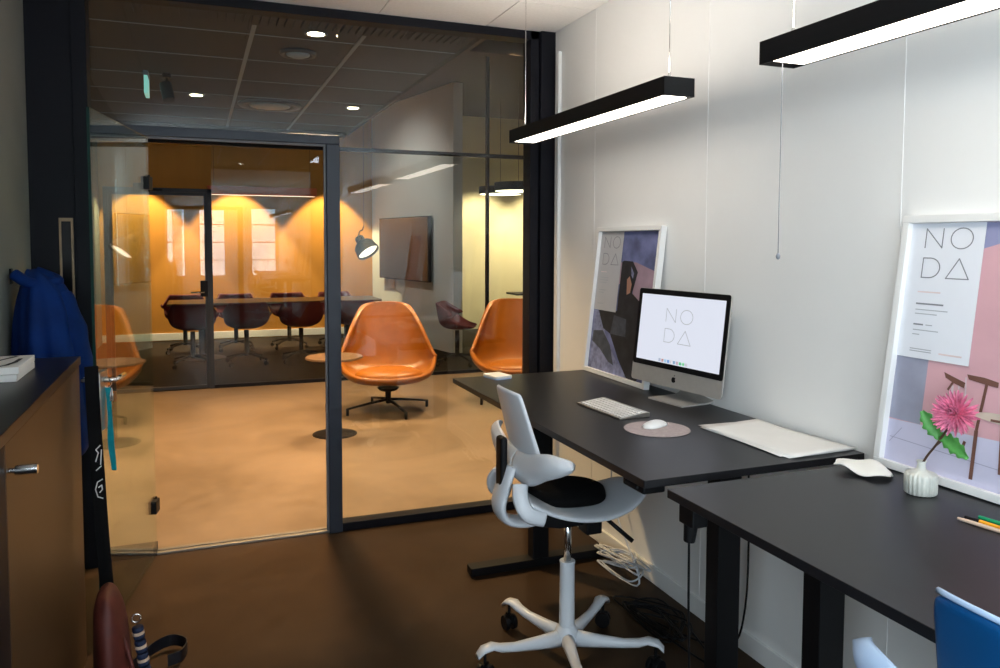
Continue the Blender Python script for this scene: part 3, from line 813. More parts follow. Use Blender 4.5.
def leafmesh(p0, p1, w, sag=0.01):
    bm = BM(); p0, p1 = Vector(p0), Vector(p1); d = p1-p0; s = d.cross(Vector((-0.9, -0.3, 0.2))).normalized()
    def g(a, b_):
        ww = w*math.sin(PI*(0.06+0.9*a))**0.7*(1+0.22*math.sin(a*26))
        return p0+d*a+s*(b_*2-1)*ww+Vector((0, 0, -sag*a*a))+Vector((-1, 0, 0))*0.006*abs(b_*2-1)
    grid(bm, g, 16, 4); return bm
ob('leaf', leafmesh((0.0, -0.055, 0.150), (-0.018, -0.015, 0.205), 0.018, -0.006), M_LEAF, fl, smooth=True, solid=0.0008)
ob('leaf', leafmesh((0.0, -0.050, 0.158), (-0.01, -0.132, 0.140), 0.018, 0.016), M_LEAF, fl, smooth=True, solid=0.0008)
# pens
def pencil(name, m, mtip, p0, p1, r, label, tipl=0.02, hexa=False):
    t = thing(name, label, 'pen', (p0[0], p0[1], D2))
    d = Vector((p1[0]-p0[0], p1[1]-p0[1], 0)); L = d.length; d.normalize()
    z = Vector((0, 0, r+0.0005)) + Vector((0, 0, p0[2] if len(p0) > 2 else 0))
    bm = BM(); cyl(bm, z+d*tipl, z+d*L, r, n=6 if hexa else 14); ob('barrel', bm, m, t, bevel=0.0006)
    bm = BM(); cyl(bm, z, z+d*tipl, r*0.75, r, n=14); ob('cap', bm, mtip, t, smooth=False)
M_BEIGE = mat('pale_pencil_wood', (0.66, 0.48, 0.36), 0.5); M_YEL = mat('amber_plastic', (0.85, 0.36, 0.01), 0.4); M_GRN = mat('green_plastic', (0.0, 0.27, 0.11), 0.4)
pencil('pencil', M_BEIGE, M_BEIGE, (1.568, 1.212), (1.588, 1.06), 0.0042, 'natural wood pencil, lowest of the pens on the front desk')
pencil('marker_pen', M_YEL, M_BLACK, (1.588, 1.210), (1.604, 1.06), 0.0048, 'amber felt pen with a black cap lying between pencil and green marker', 0.032)
pencil('marker_pen', M_WHITE, M_GRN, (1.614, 1.196), (1.622, 1.04), 0.0060, 'white marker with a green cap, topmost of the pens', 0.056)

# ---------------------------------------------------------------- saddle chair
def saddle_chair(label, loc, shell, back, rz=0.0, rim=None):
    t = thing('saddle_office_chair', label, 'office chair', loc, rz)
    # five-star base
    bm = BM(); lathe(bm, [(0.0, 0.085), (0.040, 0.085), (0.045, 0.10), (0.040, 0.125), (0.028, 0.14), (0.026, 0.36), (0.028, 0.375), (0.0, 0.376)], n=24)
    ob('column', bm, shell, t, smooth=False, bevel=0.002)
    for k in range(5):
        a = R(-35+72*k); c, s = math.cos(a), math.sin(a)
        pr = [(0.02, 0.095, 0.026, 0.032), (0.10, 0.095, 0.020, 0.024), (0.20, 0.098, 0.017, 0.016), (0.255, 0.106, 0.019, 0.015), (0.285, 0.118, 0.024, 0.012), (0.320, 0.112, 0.024, 0.010), (0.340, 0.092, 0.018, 0.010)]
        bm = BM(); rings = []
        for r_, z, w, h in pr:
            rings.append([Vector((r_*c - y*s, r_*s + y*c, zz)) for y, zz in [(w*math.cos(q*PI/6), z+h*math.sin(q*PI/6)) for q in range(12)]])
        loft(bm, rings)
        lg = ob('leg', bm, shell, t, smooth=True)
        bm = BM(); wx, wy = 0.312*c, 0.312*s
        th = a+0.9+k; pc, ps = math.cos(th), math.sin(th)
        for sd in (-1, 1):
            cyl(bm, (wx+ps*0.008*sd-0.0*pc, wy-pc*0.008*sd, 0.031), (wx+ps*0.024*sd, wy-pc*0.024*sd, 0.031), 0.030, 0.028, n=18)
        cyl(bm, (wx, wy, 0.03), (wx, wy, 0.10), 0.006, n=8)
        cyl(bm, (wx-ps*0.01, wy+pc*0.01, 0.031), (wx+ps*0.01, wy-pc*0.01, 0.031), 0.012, n=8)
        box(bm, -0.02, 0.02, -0.006, 0.006, 0.045, 0.064, Matrix.Translation((wx, wy, 0)) @ Matrix.Rotation(th, 4, 'Z'))
        ob('caster', bm, M_BLACK, lg, bevel=0.002)
    bm = BM(); cyl(bm, (0, 0, 0.37), (0, 0, 0.55), 0.0135, n=16); ob('gas_lift', bm, M_CHROME, t, smooth=True)
    # black tilt mechanism under the seat
    bm = BM(); rings = []
    for x, w, z0, z1 in ((-0.16, 0.05, 0.535, 0.575), (-0.06, 0.06, 0.515, 0.575), (0.06, 0.06, 0.515, 0.575), (0.17, 0.05, 0.545, 0.578), (0.23, 0.05, 0.57, 0.585)):
        rings.append([Vector((x, -w, z0)), Vector((x, w, z0)), Vector((x, w, z1)), Vector((x, -w, z1))])
    loft(bm, rings); box(bm, 0.03, 0.09, -0.09, -0.02, 0.49, 0.54)
    mech = ob('tilt_mechanism', bm, M_BLACK, t, bevel=0.006)
    bm = BM(); cyl(bm, (0.10, -0.10, 0.545), (0.18, -0.14, 0.47), 0.007, 0.008, n=10); ob('lever', bm, M_BLACK, mech, smooth=True)
    # seat shell: saddle, sides turned down, rear and front turned up
    def seat(a, b_, top=0.0):
        x = -0.19 + 0.455*a; s = b_*2-1
        w = 0.180*(0.72+0.28*math.sin(PI*min(1, 0.12+0.86*a)))*(1.0 if a < 0.75 else 1.0-0.25*((a-0.75)/0.25)**2)
        z = 0.592 - 0.018*math.sin(PI*min(1.0, a*1.05))*abs(s)**2.2 + 0.062*(1-a)**4 + 0.045*max(0, a-0.55)**2*5*(1-0.3*s*s)
        return Vector((x-0.02*s*s*(1-a), s*w, z+top))
    bm = BM(); grid(bm, seat, 14, 12)
    ob('seat_shell', bm, shell, t, smooth=True, solid=0.016, offset=-1, sub=1)
    bm = BM(); rings = []
    for i in range(13):
        a = i/12; x = -0.160+0.300*a
        e = max(0.02, 1-abs(2*a-1)**3)**0.5; w = 0.130*(0.6+0.4*e)*e; hh = 0.026*e
        zc = 0.630+0.008*(1-a)
        rings.append([Vector((x, w*(abs(math.cos(q))**0.6)*(1 if math.cos(q) > 0 else -1), zc - 0.016*(math.cos(q)**2) + hh*(abs(math.sin(q))**0.7)*(1 if math.sin(q) > 0 else -1))) for q in [k*2*PI/24 for k in range(24)]])
    loft(bm, rings)
    ob('seat_cushion', bm, M_BLKFAB, t, smooth=True, sub=1)
    # lower loop from the spine to the seat
    bm = BM(); pts = catmull([(-0.225, 0, 0.74), (-0.250, 0, 0.66), (-0.262, 0, 0.60), (-0.235, 0, 0.555), (-0.17, 0, 0.54), (-0.10, 0, 0.552)], 6)
    rings = []
    for i, p in enumerate(pts):
        e = (pts[min(i+1, len(pts)-1)]-pts[max(i-1, 0)]).normalized(); nn = Vector((-e.z, 0, e.x))
        w = 0.055; th = 0.017
        rings.append([p+Vector((0, w*math.cos(q), 0))+nn*th*math.sin(q) for q in [k*2*PI/12 for k in range(12)]])
    loft(bm, rings)
    ob('back_bracket', bm, shell, t, smooth=True)
    bm = BM(); box(bm, -0.262, -0.235, -0.02, 0.035, 0.60, 0.84)
    ob('spine', bm, M_BLACK, t, bevel=0.010)
    # side wings, broad where they leave the back and curling forward at the tips
    for s in (-1, 1):
        bm = BM()
        K = [(0.00, -0.205, 0.690, 0.790), (0.08, -0.203, 0.690, 0.795), (0.15, -0.200, 0.708, 0.812), (0.22, -0.192, 0.742, 0.828), (0.28, -0.172, 0.768, 0.830), (0.308, -0.148, 0.785, 0.824), (0.318, -0.138, 0.800, 0.812)]
        ks = catmull([(k[0], k[1], 0) for k in K], 4); z0 = catmull([(k[2], 0, 0) for k in K], 4); z1 = catmull([(k[3], 0, 0) for k in K], 4)
        rings = []
        for i in range(len(ks)):
            y, x = ks[i].x*s, ks[i].y; a, b_ = z0[i].x, z1[i].x
            d = (ks[min(i+1, len(ks)-1)]-ks[max(i-1, 0)]).normalized(); nx = Vector((d.x, -d.y*s, 0))
            c = (a+b_)/2; hh = (b_-a)/2
            rings.append([Vector((x, y, c)) + Vector((0, 0, hh*math.sin(q))) + nx*(0.012*math.cos(q)+0.016*math.sin(q)**2*(1 if math.sin(q) > 0 else 0.4)) for q in [k*2*PI/16 for k in range(16)]])
        loft(bm, rings)
        ob('armrest_wing', bm, shell, t, smooth=True)
        # strut that runs from the wing down to the seat shell
        bm = BM(); tube(bm, catmull([(-0.225, 0.10*s, 0.70), (-0.235, 0.13*s, 0.66), (-0.215, 0.15*s, 0.615), (-0.16, 0.155*s, 0.595)], 6), 0.026, 10, 0.012)
        ob('wing_strut', bm, shell, t, smooth=True)
    # backrest plate
    def plate(a, b_):
        s = b_*2-1; z = 0.725+0.283*a
        w = 0.145-0.040*a - (0.006*max(0, a-0.93)*14 if a > 0.93 else 0)
        return Vector((-0.165-0.080*a+0.018*s*s, s*w, z - 0.006*s*s*a))
    bm = BM(); grid(bm, plate, 16, 14)
    ob('backrest', bm, back, t, smooth=True, solid=0.014, sub=1)
    if rim:
        bm = BM(); tube(bm, [plate(1.0, k/12)+Vector((0, 0, 0.004)) for k in range(13)], 0.0045, 8); ob('backrest_edge', bm, rim, t, smooth=True)
    return t
saddle_chair('white saddle office chair with black seat cushion at the computer desk', (1.205, 2.425, 0), M_PLAST, M_PLAST)
saddle_chair('blue-backed saddle office chair at the front desk, cut by the bottom right corner', (1.205, 0.683, 0), M_PALEBL, M_BLUEPL, 0, M_PALEBL)

# ---------------------------------------------------------------- cables on the floor
def tangle(name, m, cx, cy, rx, ry, zmax, n, r, seed, label, extra=None):
    rg = random.Random(seed); pts = []
    for i in range(n):
        a = i*2.1+rg.uniform(-.5, .5); k = rg.uniform(0.4, 1)
        pts.append((min(cx+rx*k*math.cos(a), XR-0.022), cy+ry*k*math.sin(a)+0.12*ry*(i/n-0.5), r+0.001+rg.uniform(0, zmax)))
    bm = BM(); tube(bm, catmull(pts+(extra or []), 8), r, 6)
    return tag(ob(name, bm, m, smooth=True), label, 'cable')
tangle('cable_bundle', mat('white_cable', (0.62, 0.66, 0.72), 0.4), 1.77, 3.0, 0.06, 0.25, 0.10, 24, 0.0042, 3, 'white cables coiled on the floor along the right wall', [(1.80, 3.15, 0.3), (1.83, 3.2, 0.7)])
tangle('cable_bundle', M_BLACK, 1.66, 2.55, 0.13, 0.36, 0.03, 26, 0.004, 9, 'black tangled cables on the floor under the computer desk', [(1.76, 2.3, 0.02), (1.80, 2.2, 0.2), (1.80, 2.2, 0.8)])

# ---------------------------------------------------------------- sideboard on the left with its things
cb = thing('sideboard_cabinet', 'dark brown fronted cabinet with a black top along the left wall', 'cabinet', (XL, 1.6, 0))
CXF = 0.295; CYE = 1.41
bm = BM(); box(bm, 0.002, CXF-0.02, -1.2, CYE, 0.0, 1.072); ob('carcass', bm, M_CABT, cb, bevel=0.002)
bm = BM(); box(bm, 0.002, CXF+0.004, -1.22, CYE+0.012, 1.072, 1.10); ob('cabinet_top', bm, M_CABT, cb, bevel=0.002)
bm = BM(); box(bm, CXF-0.018, CXF, 0.292, CYE, 0.03, 1.068); d = ob('door', bm, M_CABF, cb, bevel=0.0015)
bm = BM(); cyl(bm, (CXF, 0.318, 1.005), (CXF+0.012, 0.318, 1.005), 0.006); cyl(bm, (CXF+0.012, 0.318, 1.005), (CXF+0.055, 0.318, 1.005), 0.0105, n=20)
ob('knob', bm, M_CHROME, d, bevel=0.0015)
for y0, y1 in ((-0.60, 0.286), (-1.19, -0.606)):
    bm = BM(); box(bm, CXF-0.018, CXF, y0, y1, 0.03, 1.068); ob('door', bm, mat('black_cabinet_front', (0.003, 0.004, 0.008), 0.5, spec=0.2), cb, bevel=0.0015)
# magazines on the cabinet
mg = [(-0.575, 2.66, 0), (-0.573, 2.664, 1)]
for i, (x, y, rz) in enumerate(mg):
    t = thing('magazine', ('lower white magazine of the stack on the cabinet top', 'upper white magazine with black brush strokes on the cabinet top')[i], 'magazine', (x, y, 1.1002+0.0205*i), R(rz))
    bm = BM(); box(bm, -0.075, 0.095, -0.13, 0.13, 0.0005, 0.020); ob('page_block', bm, M_PAPER, t, bevel=0.001)
    if i:
        bm = BM(); I4 = Matrix.Identity(4)
        for st in ([(-0.05, -0.10), (-0.03, 0.02), (-0.005, 0.12)], [(-0.02, -0.11), (0.005, 0.0), (0.05, 0.11)], [(0.03, -0.11), (0.055, -0.08), (0.068, -0.02), (0.07, 0.05)]): pen(bm, st, I4, 0.011, 0.0202)
        ob('cover_print', bm, M_BLACK, t)
# blue jacket on a wall hook
hk = thing('coat_hook', 'small black coat hook above the blue jacket', 'hook', (XL, 3.52, 1.36))
bm = BM(); box(bm, 0.0, 0.008, -0.015, 0.015, -0.03, 0.03); ob('hook_plate', bm, M_BLACK, hk, bevel=0.002)
bm = BM(); tube(bm, catmull([(0.006, 0, 0.0), (0.04, 0, -0.012), (0.06, 0, 0.0), (0.062, 0, 0.02)], 5), 0.005, 8); ob('hook_arm', bm, M_BLACK, hk, smooth=True)
bm = BM()
rings = []
N = 48
for i, (z, rx, ry, ox) in enumerate(((1.352, 0.020, 0.035, 0.075), (1.335, 0.045, 0.075, 0.10), (1.29, 0.075, 0.11, 0.115), (1.20, 0.105, 0.15, 0.128), (1.08, 0.118, 0.18, 0.132), (0.95, 0.128, 0.20, 0.140), (0.80, 0.135, 0.21, 0.148), (0.66, 0.128, 0.205, 0.145), (0.60, 0.118, 0.19, 0.140))):
    ring = []
    for k in range(N):
        a = k*2*PI/N
        f_ = 1+0.10*min(1, i/3)*(math.sin(7*a+0.6*i)+0.6*math.sin(12*a-0.5*i))*0.7
        ring.append(Vector((max(0.006, ox+rx*f_*math.cos(a)), ry*f_*math.sin(a), z+0.008*math.sin(5*a+i))))
    rings.append(ring)
loft(bm, rings)
jk = thing('jacket', 'royal blue jacket hanging from the hook on the left wall', 'jacket', (XL, 3.50, 0.035))
ob('jacket_body', bm, M_BLUECL, jk, smooth=True, sub=1)
bm = BM(); tube(bm, catmull([(0.19, -0.03, 1.26), (0.225, -0.06, 1.12), (0.245, -0.05, 0.95), (0.25, -0.06, 0.78), (0.245, -0.05, 0.70)], 6), 0.052, 14, 0.036, [0.6+0.4*min(1, i/6) + 0.06*math.sin(i*1.3) for i in range(25)])
ob('sleeve', bm, M_BLUECL, jk, smooth=True)
bm = BM(); tube(bm, catmull([(0.03, -0.06, 1.335), (0.09, -0.085, 1.30), (0.16, -0.02, 1.30), (0.15, 0.06, 1.31), (0.08, 0.07, 1.34)], 6), 0.022, 10)
ob('collar', bm, M_BLUECL, jk, smooth=True)
# narrow tan-framed mirror on the dark panel
mi = thing('narrow_mirror', 'narrow tan framed mirror on the dark panel behind the blue jacket', 'mirror', (-0.538, YP-0.062, 1.42))
bm = BM()
for q in ((-0.028, -0.019, -0.18, 0.18), (0.019, 0.028, -0.18, 0.18), (-0.019, 0.019, 0.165, 0.18), (-0.019, 0.019, -0.18, -0.165)): box(bm, q[0], q[1], -0.014, 0.0, q[2], q[3])
ob('frame', bm, M_TAN, mi, bevel=0.001)
bm = BM(); box(bm, -0.019, 0.019, -0.006, -0.001, -0.165, 0.165); ob('mirror_glass', bm, M_TV, mi)
# black printed strap hanging at the cabinet's end
st = thing('webbing_strap', 'long black webbing strap with white printed marks hanging at the cabinet end', 'strap', (-0.335, 2.90, 0))
P = catmull([(0.0, 0.0, 1.08), (0.004, 0, 0.9), (0.012, 0.0, 0.7), (0.020, 0, 0.5), (0.034, -0.02, 0.30), (0.05, -0.06, 0.20)], 8)
def ribbon(bm, P, w, th, side):
    side = Vector(side).normalized(); rings = []
    for i, p in enumerate(P):
        e = (P[min(i+1, len(P)-1)]-P[max(i-1, 0)]).normalized(); n_ = e.cross(side).normalized()
        rings.append([p+side*w/2+n_*th/2, p-side*w/2+n_*th/2, p-side*w/2-n_*th/2, p+side*w/2-n_*th/2])
    loft(bm, rings)
bm = BM(); ribbon(bm, P, 0.042, 0.004, (0.9, 0.25, 0)); ob('strap_band', bm, M_BLKFAB, st)
Ms = plane_M((-0.026, -0.006, 0), (0.96, -0.28, 0), (0.03, 0, 1))
for pts in ([(0.012, 0.76), (0.02, 0.79), (0.012, 0.80), (0.026, 0.815)], [(0.014, 0.73), (0.030, 0.745)], [(0.028, 0.75), (0.03, 0.80)], [(0.034, 0.70), (0.018, 0.69), (0.012, 0.665), (0.02, 0.64), (0.036, 0.635)], [(0.022, 0.672), (0.032, 0.68), (0.034, 0.665), (0.026, 0.655)]):
    bm = BM(); pen(bm, pts, Ms, 0.0036, 0.003); ob('printed_mark', bm, M_PAPER, st)
# oxblood bag with striped strap and belt
bg = thing('leather_bag', 'oxblood leather bag standing on the floor by the cabinet', 'bag', (-0.270, 2.62, 0))
bm = BM(); rings = []
for z, w, dpt, ox in ((0.002, 0.060, 0.13, 0.01), (0.05, 0.068, 0.14, 0.01), (0.15, 0.064, 0.135, 0.008), (0.26, 0.060, 0.125, 0.004), (0.36, 0.054, 0.11, -0.002), (0.41, 0.040, 0.09, -0.006), (0.43, 0.016, 0.06, -0.008)):
    rings.append([Vector((ox+0.84*w*(1+0.07*math.sin(5*q+z*20))*math.cos(q), dpt*(1+0.05*math.sin(4*q+z*30))*math.sin(q), z)) for q in [k*2*PI/28 for k in range(28)]])
loft(bm, rings); ob('bag_body', bm, M_BAG, bg, smooth=True, sub=1)
bm = BM(); tube(bm, catmull([(0.035, -0.05, 0.31), (0.065, -0.07, 0.2), (0.080, -0.06, 0.05)], 6), 0.006, 8); ob('piping', bm, M_BAG, bg, smooth=True)
bm = BM()
for k in range(7):
    cyl(bm, (0.075+0.003*k, 0.02, 0.285-0.022*k), (0.077+0.003*k, 0.02, 0.269-0.022*k), 0.017)
ob('striped_strap', bm, mat('navy_webbing', (0.01, 0.02, 0.06), 0.7), bg, bevel=0.003)
for k in range(4):
    bm = BM(); cyl(bm, (0.0765+0.006*k, 0.02, 0.269-0.044*k), (0.0775+0.006*k, 0.02, 0.260-0.044*k), 0.018); ob('strap_stripe', bm, M_BEIGE, bg)
bm = BM(); tube(bm, [Vector((0.072+0.013*math.cos(a), 0.02, 0.312+0.013*math.sin(a))) for a in [k*2*PI/20 for k in range(21)]], 0.003, 8); ob('ring', bm, M_CHROME, bg, smooth=True)
bm = BM(); P = catmull([(-0.27, 2.86, 0.026), (-0.22, 2.92, 0.026), (-0.17, 3.00, 0.030), (-0.11, 3.03, 0.034), (-0.060, 2.99, 0.030), (-0.075, 2.92, 0.026), (-0.12, 2.90, 0.024)], 8)
ribbon(bm, P, 0.042, 0.004, (0, 0, 1))
tag(ob('belt', bm, mat('black_belt_leather', (0.008, 0.009, 0.013), 0.35)), 'black belt looped on its edge on the floor beside the leather bag', 'belt')
# keys with turquoise lanyard in the glass door lock
ky = thing('key_lanyard', 'keys on a turquoise lanyard hanging from the glass door lock', 'keys', (-0.318, 3.20, 0))
bm = BM(); P = catmull([(0.0, 0, 0.955), (0.006, 0, 0.85), (0.004, 0.003, 0.75), (0.014, 0, 0.655), (0.016, 0.004, 0.652), (0.010, 0.006, 0.75), (0.006, 0.005, 0.85), (0.002, 0.004, 0.955)], 6)
ribbon(bm, P, 0.016, 0.002, (0.9, -0.3, 0)); ob('lanyard_band', bm, M_TURQ, ky)
bm = BM(); tube(bm, [Vector((0.002+0.013*math.cos(a), 0, 0.968+0.013*math.sin(a))) for a in [k*2*PI/18 for k in range(19)]], 0.0018, 6)
box(bm, -0.020, 0.004, -0.001, 0.001, 0.985, 0.995); lathe(bm, [(0, 0.90), (0.008, 0.905), (0.008, 0.925), (0.002, 0.95), (0, 0.955)], (0.014, 0), 10)
ob('keys', bm, M_CHROME, ky)
bm = BM(); box(bm, 0.018, 0.030, -0.004, 0.004, 0.90, 0.94); ob('key_tag', bm, M_LEATH, ky, bevel=0.002)

# ---------------------------------------------------------------- lounge furniture
def shell_mesh(prof, ws, es, nt=18, ns=16, power=2.4):
    """bucket seat: prof = centre line (y, z) from the front edge back and up; ws half widths; es how far the edges come up / forward"""
    C_ = catmull([(p[0], p[1], 0) for p in prof], 6); W_ = catmull([(w, 0, 0) for w in ws], 6); E_ = catmull([(e, 0, 0) for e in es], 6)
    n = len(C_)-1
    def f(a, b_):
        i = a*n; i0 = min(int(i), n-1); fr = i-i0
        c = C_[i0].lerp(C_[i0+1], fr); w = W_[i0].x*(1-fr)+W_[i0+1].x*fr; e = E_[i0].x*(1-fr)+E_[i0+1].x*fr
        d = (C_[min(i0+1, n)]-C_[max(i0-1, 0)]).normalized(); nn = Vector((-d.y, d.x, 0))
        s = b_*2-1
        sx = math.sin(s*PI/2*0.98) if True else s
        q = c + nn*e*abs(s)**power
        return Vector((w*sx, q.x, q.y))
    bm = BM(); grid(bm, f, nt, ns); return bm
def lounge_chair(label, loc, rz):
    t = thing('lounge_swivel_chair', label, 'lounge chair', loc, rz, 'cognac leather lounge chairs behind the glass')
    prof = [(-0.36, 0.315), (-0.22, 0.262), (0.02, 0.245), (0.20, 0.29), (0.30, 0.42), (0.355, 0.65), (0.402, 0.84), (0.418, 0.915), (0.42, 0.945)]
    bm = shell_mesh(prof, [0.25, 0.375, 0.435, 0.45, 0.435, 0.355, 0.270, 0.215, 0.10], [0.045, 0.125, 0.19, 0.225, 0.225, 0.17, 0.08, 0.03, 0.005])
    ob('shell', bm, M_LEATH, t, smooth=True, solid=0.045, sub=2, offset=-1)
    bm = BM()
    rings = []
    for z, s in ((0.302, 0.80), (0.312, 0.96), (0.342, 1.0), (0.372, 0.96), (0.386, 0.8), (0.390, 0.4)):
        rings.append([Vector((0.29*s*math.cos(q)*(1.06 if math.sin(q) < 0 else 0.98), -0.07+0.265*s*math.sin(q), z)) for q in [k*2*PI/32 for k in range(32)]])
    loft(bm, rings); ob('seat_cushion', bm, M_LEATH_IN, t, smooth=True, sub=1)
    bm = BM(); cyl(bm, (0, 0, 0.07), (0, 0, 0.20), 0.022, 0.028); cyl(bm, (0, 0, 0.185), (0, 0, 0.212), 0.07, 0.10, n=24); ob('column', bm, M_BLACK, t, bevel=0.003)
    for k in range(4):
        a = R(20+90*k); c, s = math.cos(a), math.sin(a)
        bm = BM(); tube(bm, [(0.01*c, 0.01*s, 0.105), (0.15*c, 0.15*s, 0.090), (0.30*c, 0.30*s, 0.068), (0.385*c, 0.385*s, 0.055)], 0.016, 10, 0.011, [1.1, 1, .85, .75])
        cyl(bm, (0.378*c, 0.378*s, 0.0), (0.378*c, 0.378*s, 0.058), 0.013, n=12)
        ob('leg', bm, M_BLACK, t, smooth=True)
    return t
lc = lounge_chair('cognac leather lounge chair with four-star base standing behind the glass, beside the door post', (1.56, 6.72, 0), R(-10))
dup(lc, (2.80, 6.72, 0), R(-14), 'cognac leather lounge chair half hidden by the thick dark partition post')
# little round side table
sd = thing('round_side_table', 'small round wooden side table left of the cognac lounge chair', 'side table', (0.98, 6.05, 0))
bm = BM(); lathe(bm, [(0, 0.592), (0.215, 0.594), (0.22, 0.600), (0.215, 0.61), (0, 0.61)], n=40); ob('table_top', bm, M_WOOD, sd)
bm = BM(); cyl(bm, (0, 0, 0.01), (0, 0, 0.592), 0.013); ob('stem', bm, M_BLACK, sd, smooth=True)
bm = BM(); lathe(bm, [(0, 0), (0.17, 0), (0.17, 0.005), (0.15, 0.010), (0.02, 0.014), (0, 0.014)], n=36); ob('base_plate', bm, M_BLACK, sd)
# black spot lamp hanging in front of the television wall
sl = thing('spot_lamp', 'black bell-shaped spot lamp hanging behind the glass, left of the television', 'spot lamp', (1.50, 7.45, 1.46))
ax = Vector((0.45, -0.55, -0.85)).normalized(); Q = Vector((0, 0, 1)).rotation_difference(ax).to_matrix().to_4x4()
bm = BM(); lathe(bm, [(0.0, -0.105), (0.035, -0.105), (0.045, -0.09), (0.045, -0.05), (0.05, -0.045), (0.075, -0.03), (0.10, 0.0), (0.108, 0.06), (0.112, 0.062), (0.112, 0.09), (0.104, 0.09), (0.098, 0.055), (0.09, 0.0), (0.0, -0.03)], n=32, M=Q); ob('shade', bm, mat('black_metal_shade', (0.006, 0.010, 0.010), 0.5, spec=0.2), sl, smooth=False, bevel=0.002)
bm = BM(); lathe(bm, [(0.0, 0.060), (0.098, 0.060), (0.098, 0.068), (0.0, 0.072)], n=28, M=Q); ob('lamp_glow', bm, mat('lamp_glow', (1, .9, .75), 0.5, emit=2.2, ecol=(1, .9, .72)), sl)
bm = BM(); tube(bm, catmull([(-0.045, 0.05, 0.085), (-0.03, 0.04, 0.14), (-0.01, 0.02, 0.15), (-0.0, 0.0, 0.19)], 6), 0.006, 8); cyl(bm, (0, 0, 0.18), (0, 0, 1.19), 0.0018, n=6); ob('cable', bm, M_BLACK, sl, smooth=True)
lamp('spot_lamp_light', 'SPOT', Vector((1.50, 7.45, 1.46))+ax*0.10, 12, WARM2, Vector((1.50, 7.45, 1.46))+ax, R(100), 0.5, 0.05)

# downlights and vents in the lounge ceiling
for i, (x, y) in enumerate(DOWN):
    t = thing('ceiling_downlight', ('recessed ceiling downlight nearest the glass partition', 'recessed ceiling downlight left of the large round vent', 'recessed ceiling downlight right of the large round vent')[i], 'downlight', (x, y, CEIL))
    bm = BM(); lathe(bm, [(0.045, -0.001), (0.062, -0.004), (0.064, 0.002), (0.045, 0.003)], n=28); ob('trim_ring', bm, M_GRID, t, smooth=True)
    bm = BM(); lathe(bm, [(0.0, -0.002), (0.046, -0.002), (0.046, 0.001), (0, 0.001)], n=24); ob('lens', bm, mat('downlight_lens', (1, .85, .6), 0.5, emit=30, ecol=(1, .82, .55)), t)
for x, y, r_, lb in ((0.60, 4.95, 0.11, 'small round ceiling vent nearest the glass partition'), (0.60, 6.9, 0.26, 'large round ceiling vent further back in the lounge')):
    t = thing('ceiling_vent', lb, 'ceiling vent', (x, y, CEIL))
    bm = BM(); lathe(bm, [(r_*0.72, 0.0), (r_*0.75, -0.012), (r_*0.95, -0.020), (r_, -0.006), (r_, 0.004), (r_*0.72, 0.004)], n=40); ob('outer_ring', bm, M_FRAME2, t, smooth=True)
    bm = BM(); lathe(bm, [(0, -0.030), (r_*0.35, -0.030), (r_*0.62, -0.018), (r_*0.64, -0.010), (0, -0.008)], n=36); ob('centre_disc', bm, mat('pale_vent', (0.16, 0.24, 0.33), 0.4), t, smooth=True)
def track_spot(loc, aim, label, ceil):
    t = thing('track_spotlight', label, 'spotlight', loc)
    d = (Vector(aim)-Vector(loc)).normalized()
    bm = BM(); cyl(bm, -d*0.06, d*0.07, 0.040, n=20); ob('lamp_head', bm, M_BLACK, t, bevel=0.004)
    bm = BM(); cyl(bm, (0, 0, 0.0), (0, 0, ceil-loc[2]), 0.008, n=8); cyl(bm, (0, 0, ceil-loc[2]-0.03), (0, 0, ceil-loc[2]), 0.03, n=12); ob('mount', bm, M_BLACK, t)
    return t
track_spot((-0.17, 5.9, 2.53), (0.3, 5.0, 0), 'black ceiling spotlight in the lounge beside the hanging exit sign', CEIL)
track_spot((0.56, 11.95, 2.98), (0.56, 12.4, 1.2), 'black spotlight above the middle pool of light on the ochre wall', 3.62)
track_spot((-0.78, 11.95, 2.98), (-0.78, 12.4, 1.2), 'black spotlight above the left pool of light on the ochre wall', 3.62)
track_spot((1.95, 11.95, 2.98), (1.95, 12.4, 1.2), 'black spotlight above the right pool of light on the ochre wall', 3.62)
track_spot((1.15, 10.48, 3.48), (2.9, 11.1, 1.5), 'added unseen black spotlight high in the meeting room aimed at the pale slanted wall', 3.62)  # housing for the added side lamp, hidden by the lounge ceiling
track_spot((3.66, 8.46, 2.38), (3.4, 9.3, 0), 'black spotlight under the dark rail above the round pendants', 2.46)
# exit sign, seen edge on
t = thing('exit_sign', 'thin lit sign hanging edge-on from the lounge ceiling', 'sign', (-0.300, 5.95, 2.60))
bm = BM(); box(bm, -0.012, 0.012, -0.11, 0.11, -0.10, 0.02); ob('sign_plate', bm, mat('lit_sign', (0.25, 0.75, 0.65), 0.4, emit=0.5, ecol=(0.35, 0.85, 0.75)), t, bevel=0.003)
bm = BM(); box(bm, -0.016, 0.016, -0.12, 0.12, 0.02, 0.05); ob('sign_housing', bm, M_GRID, t)

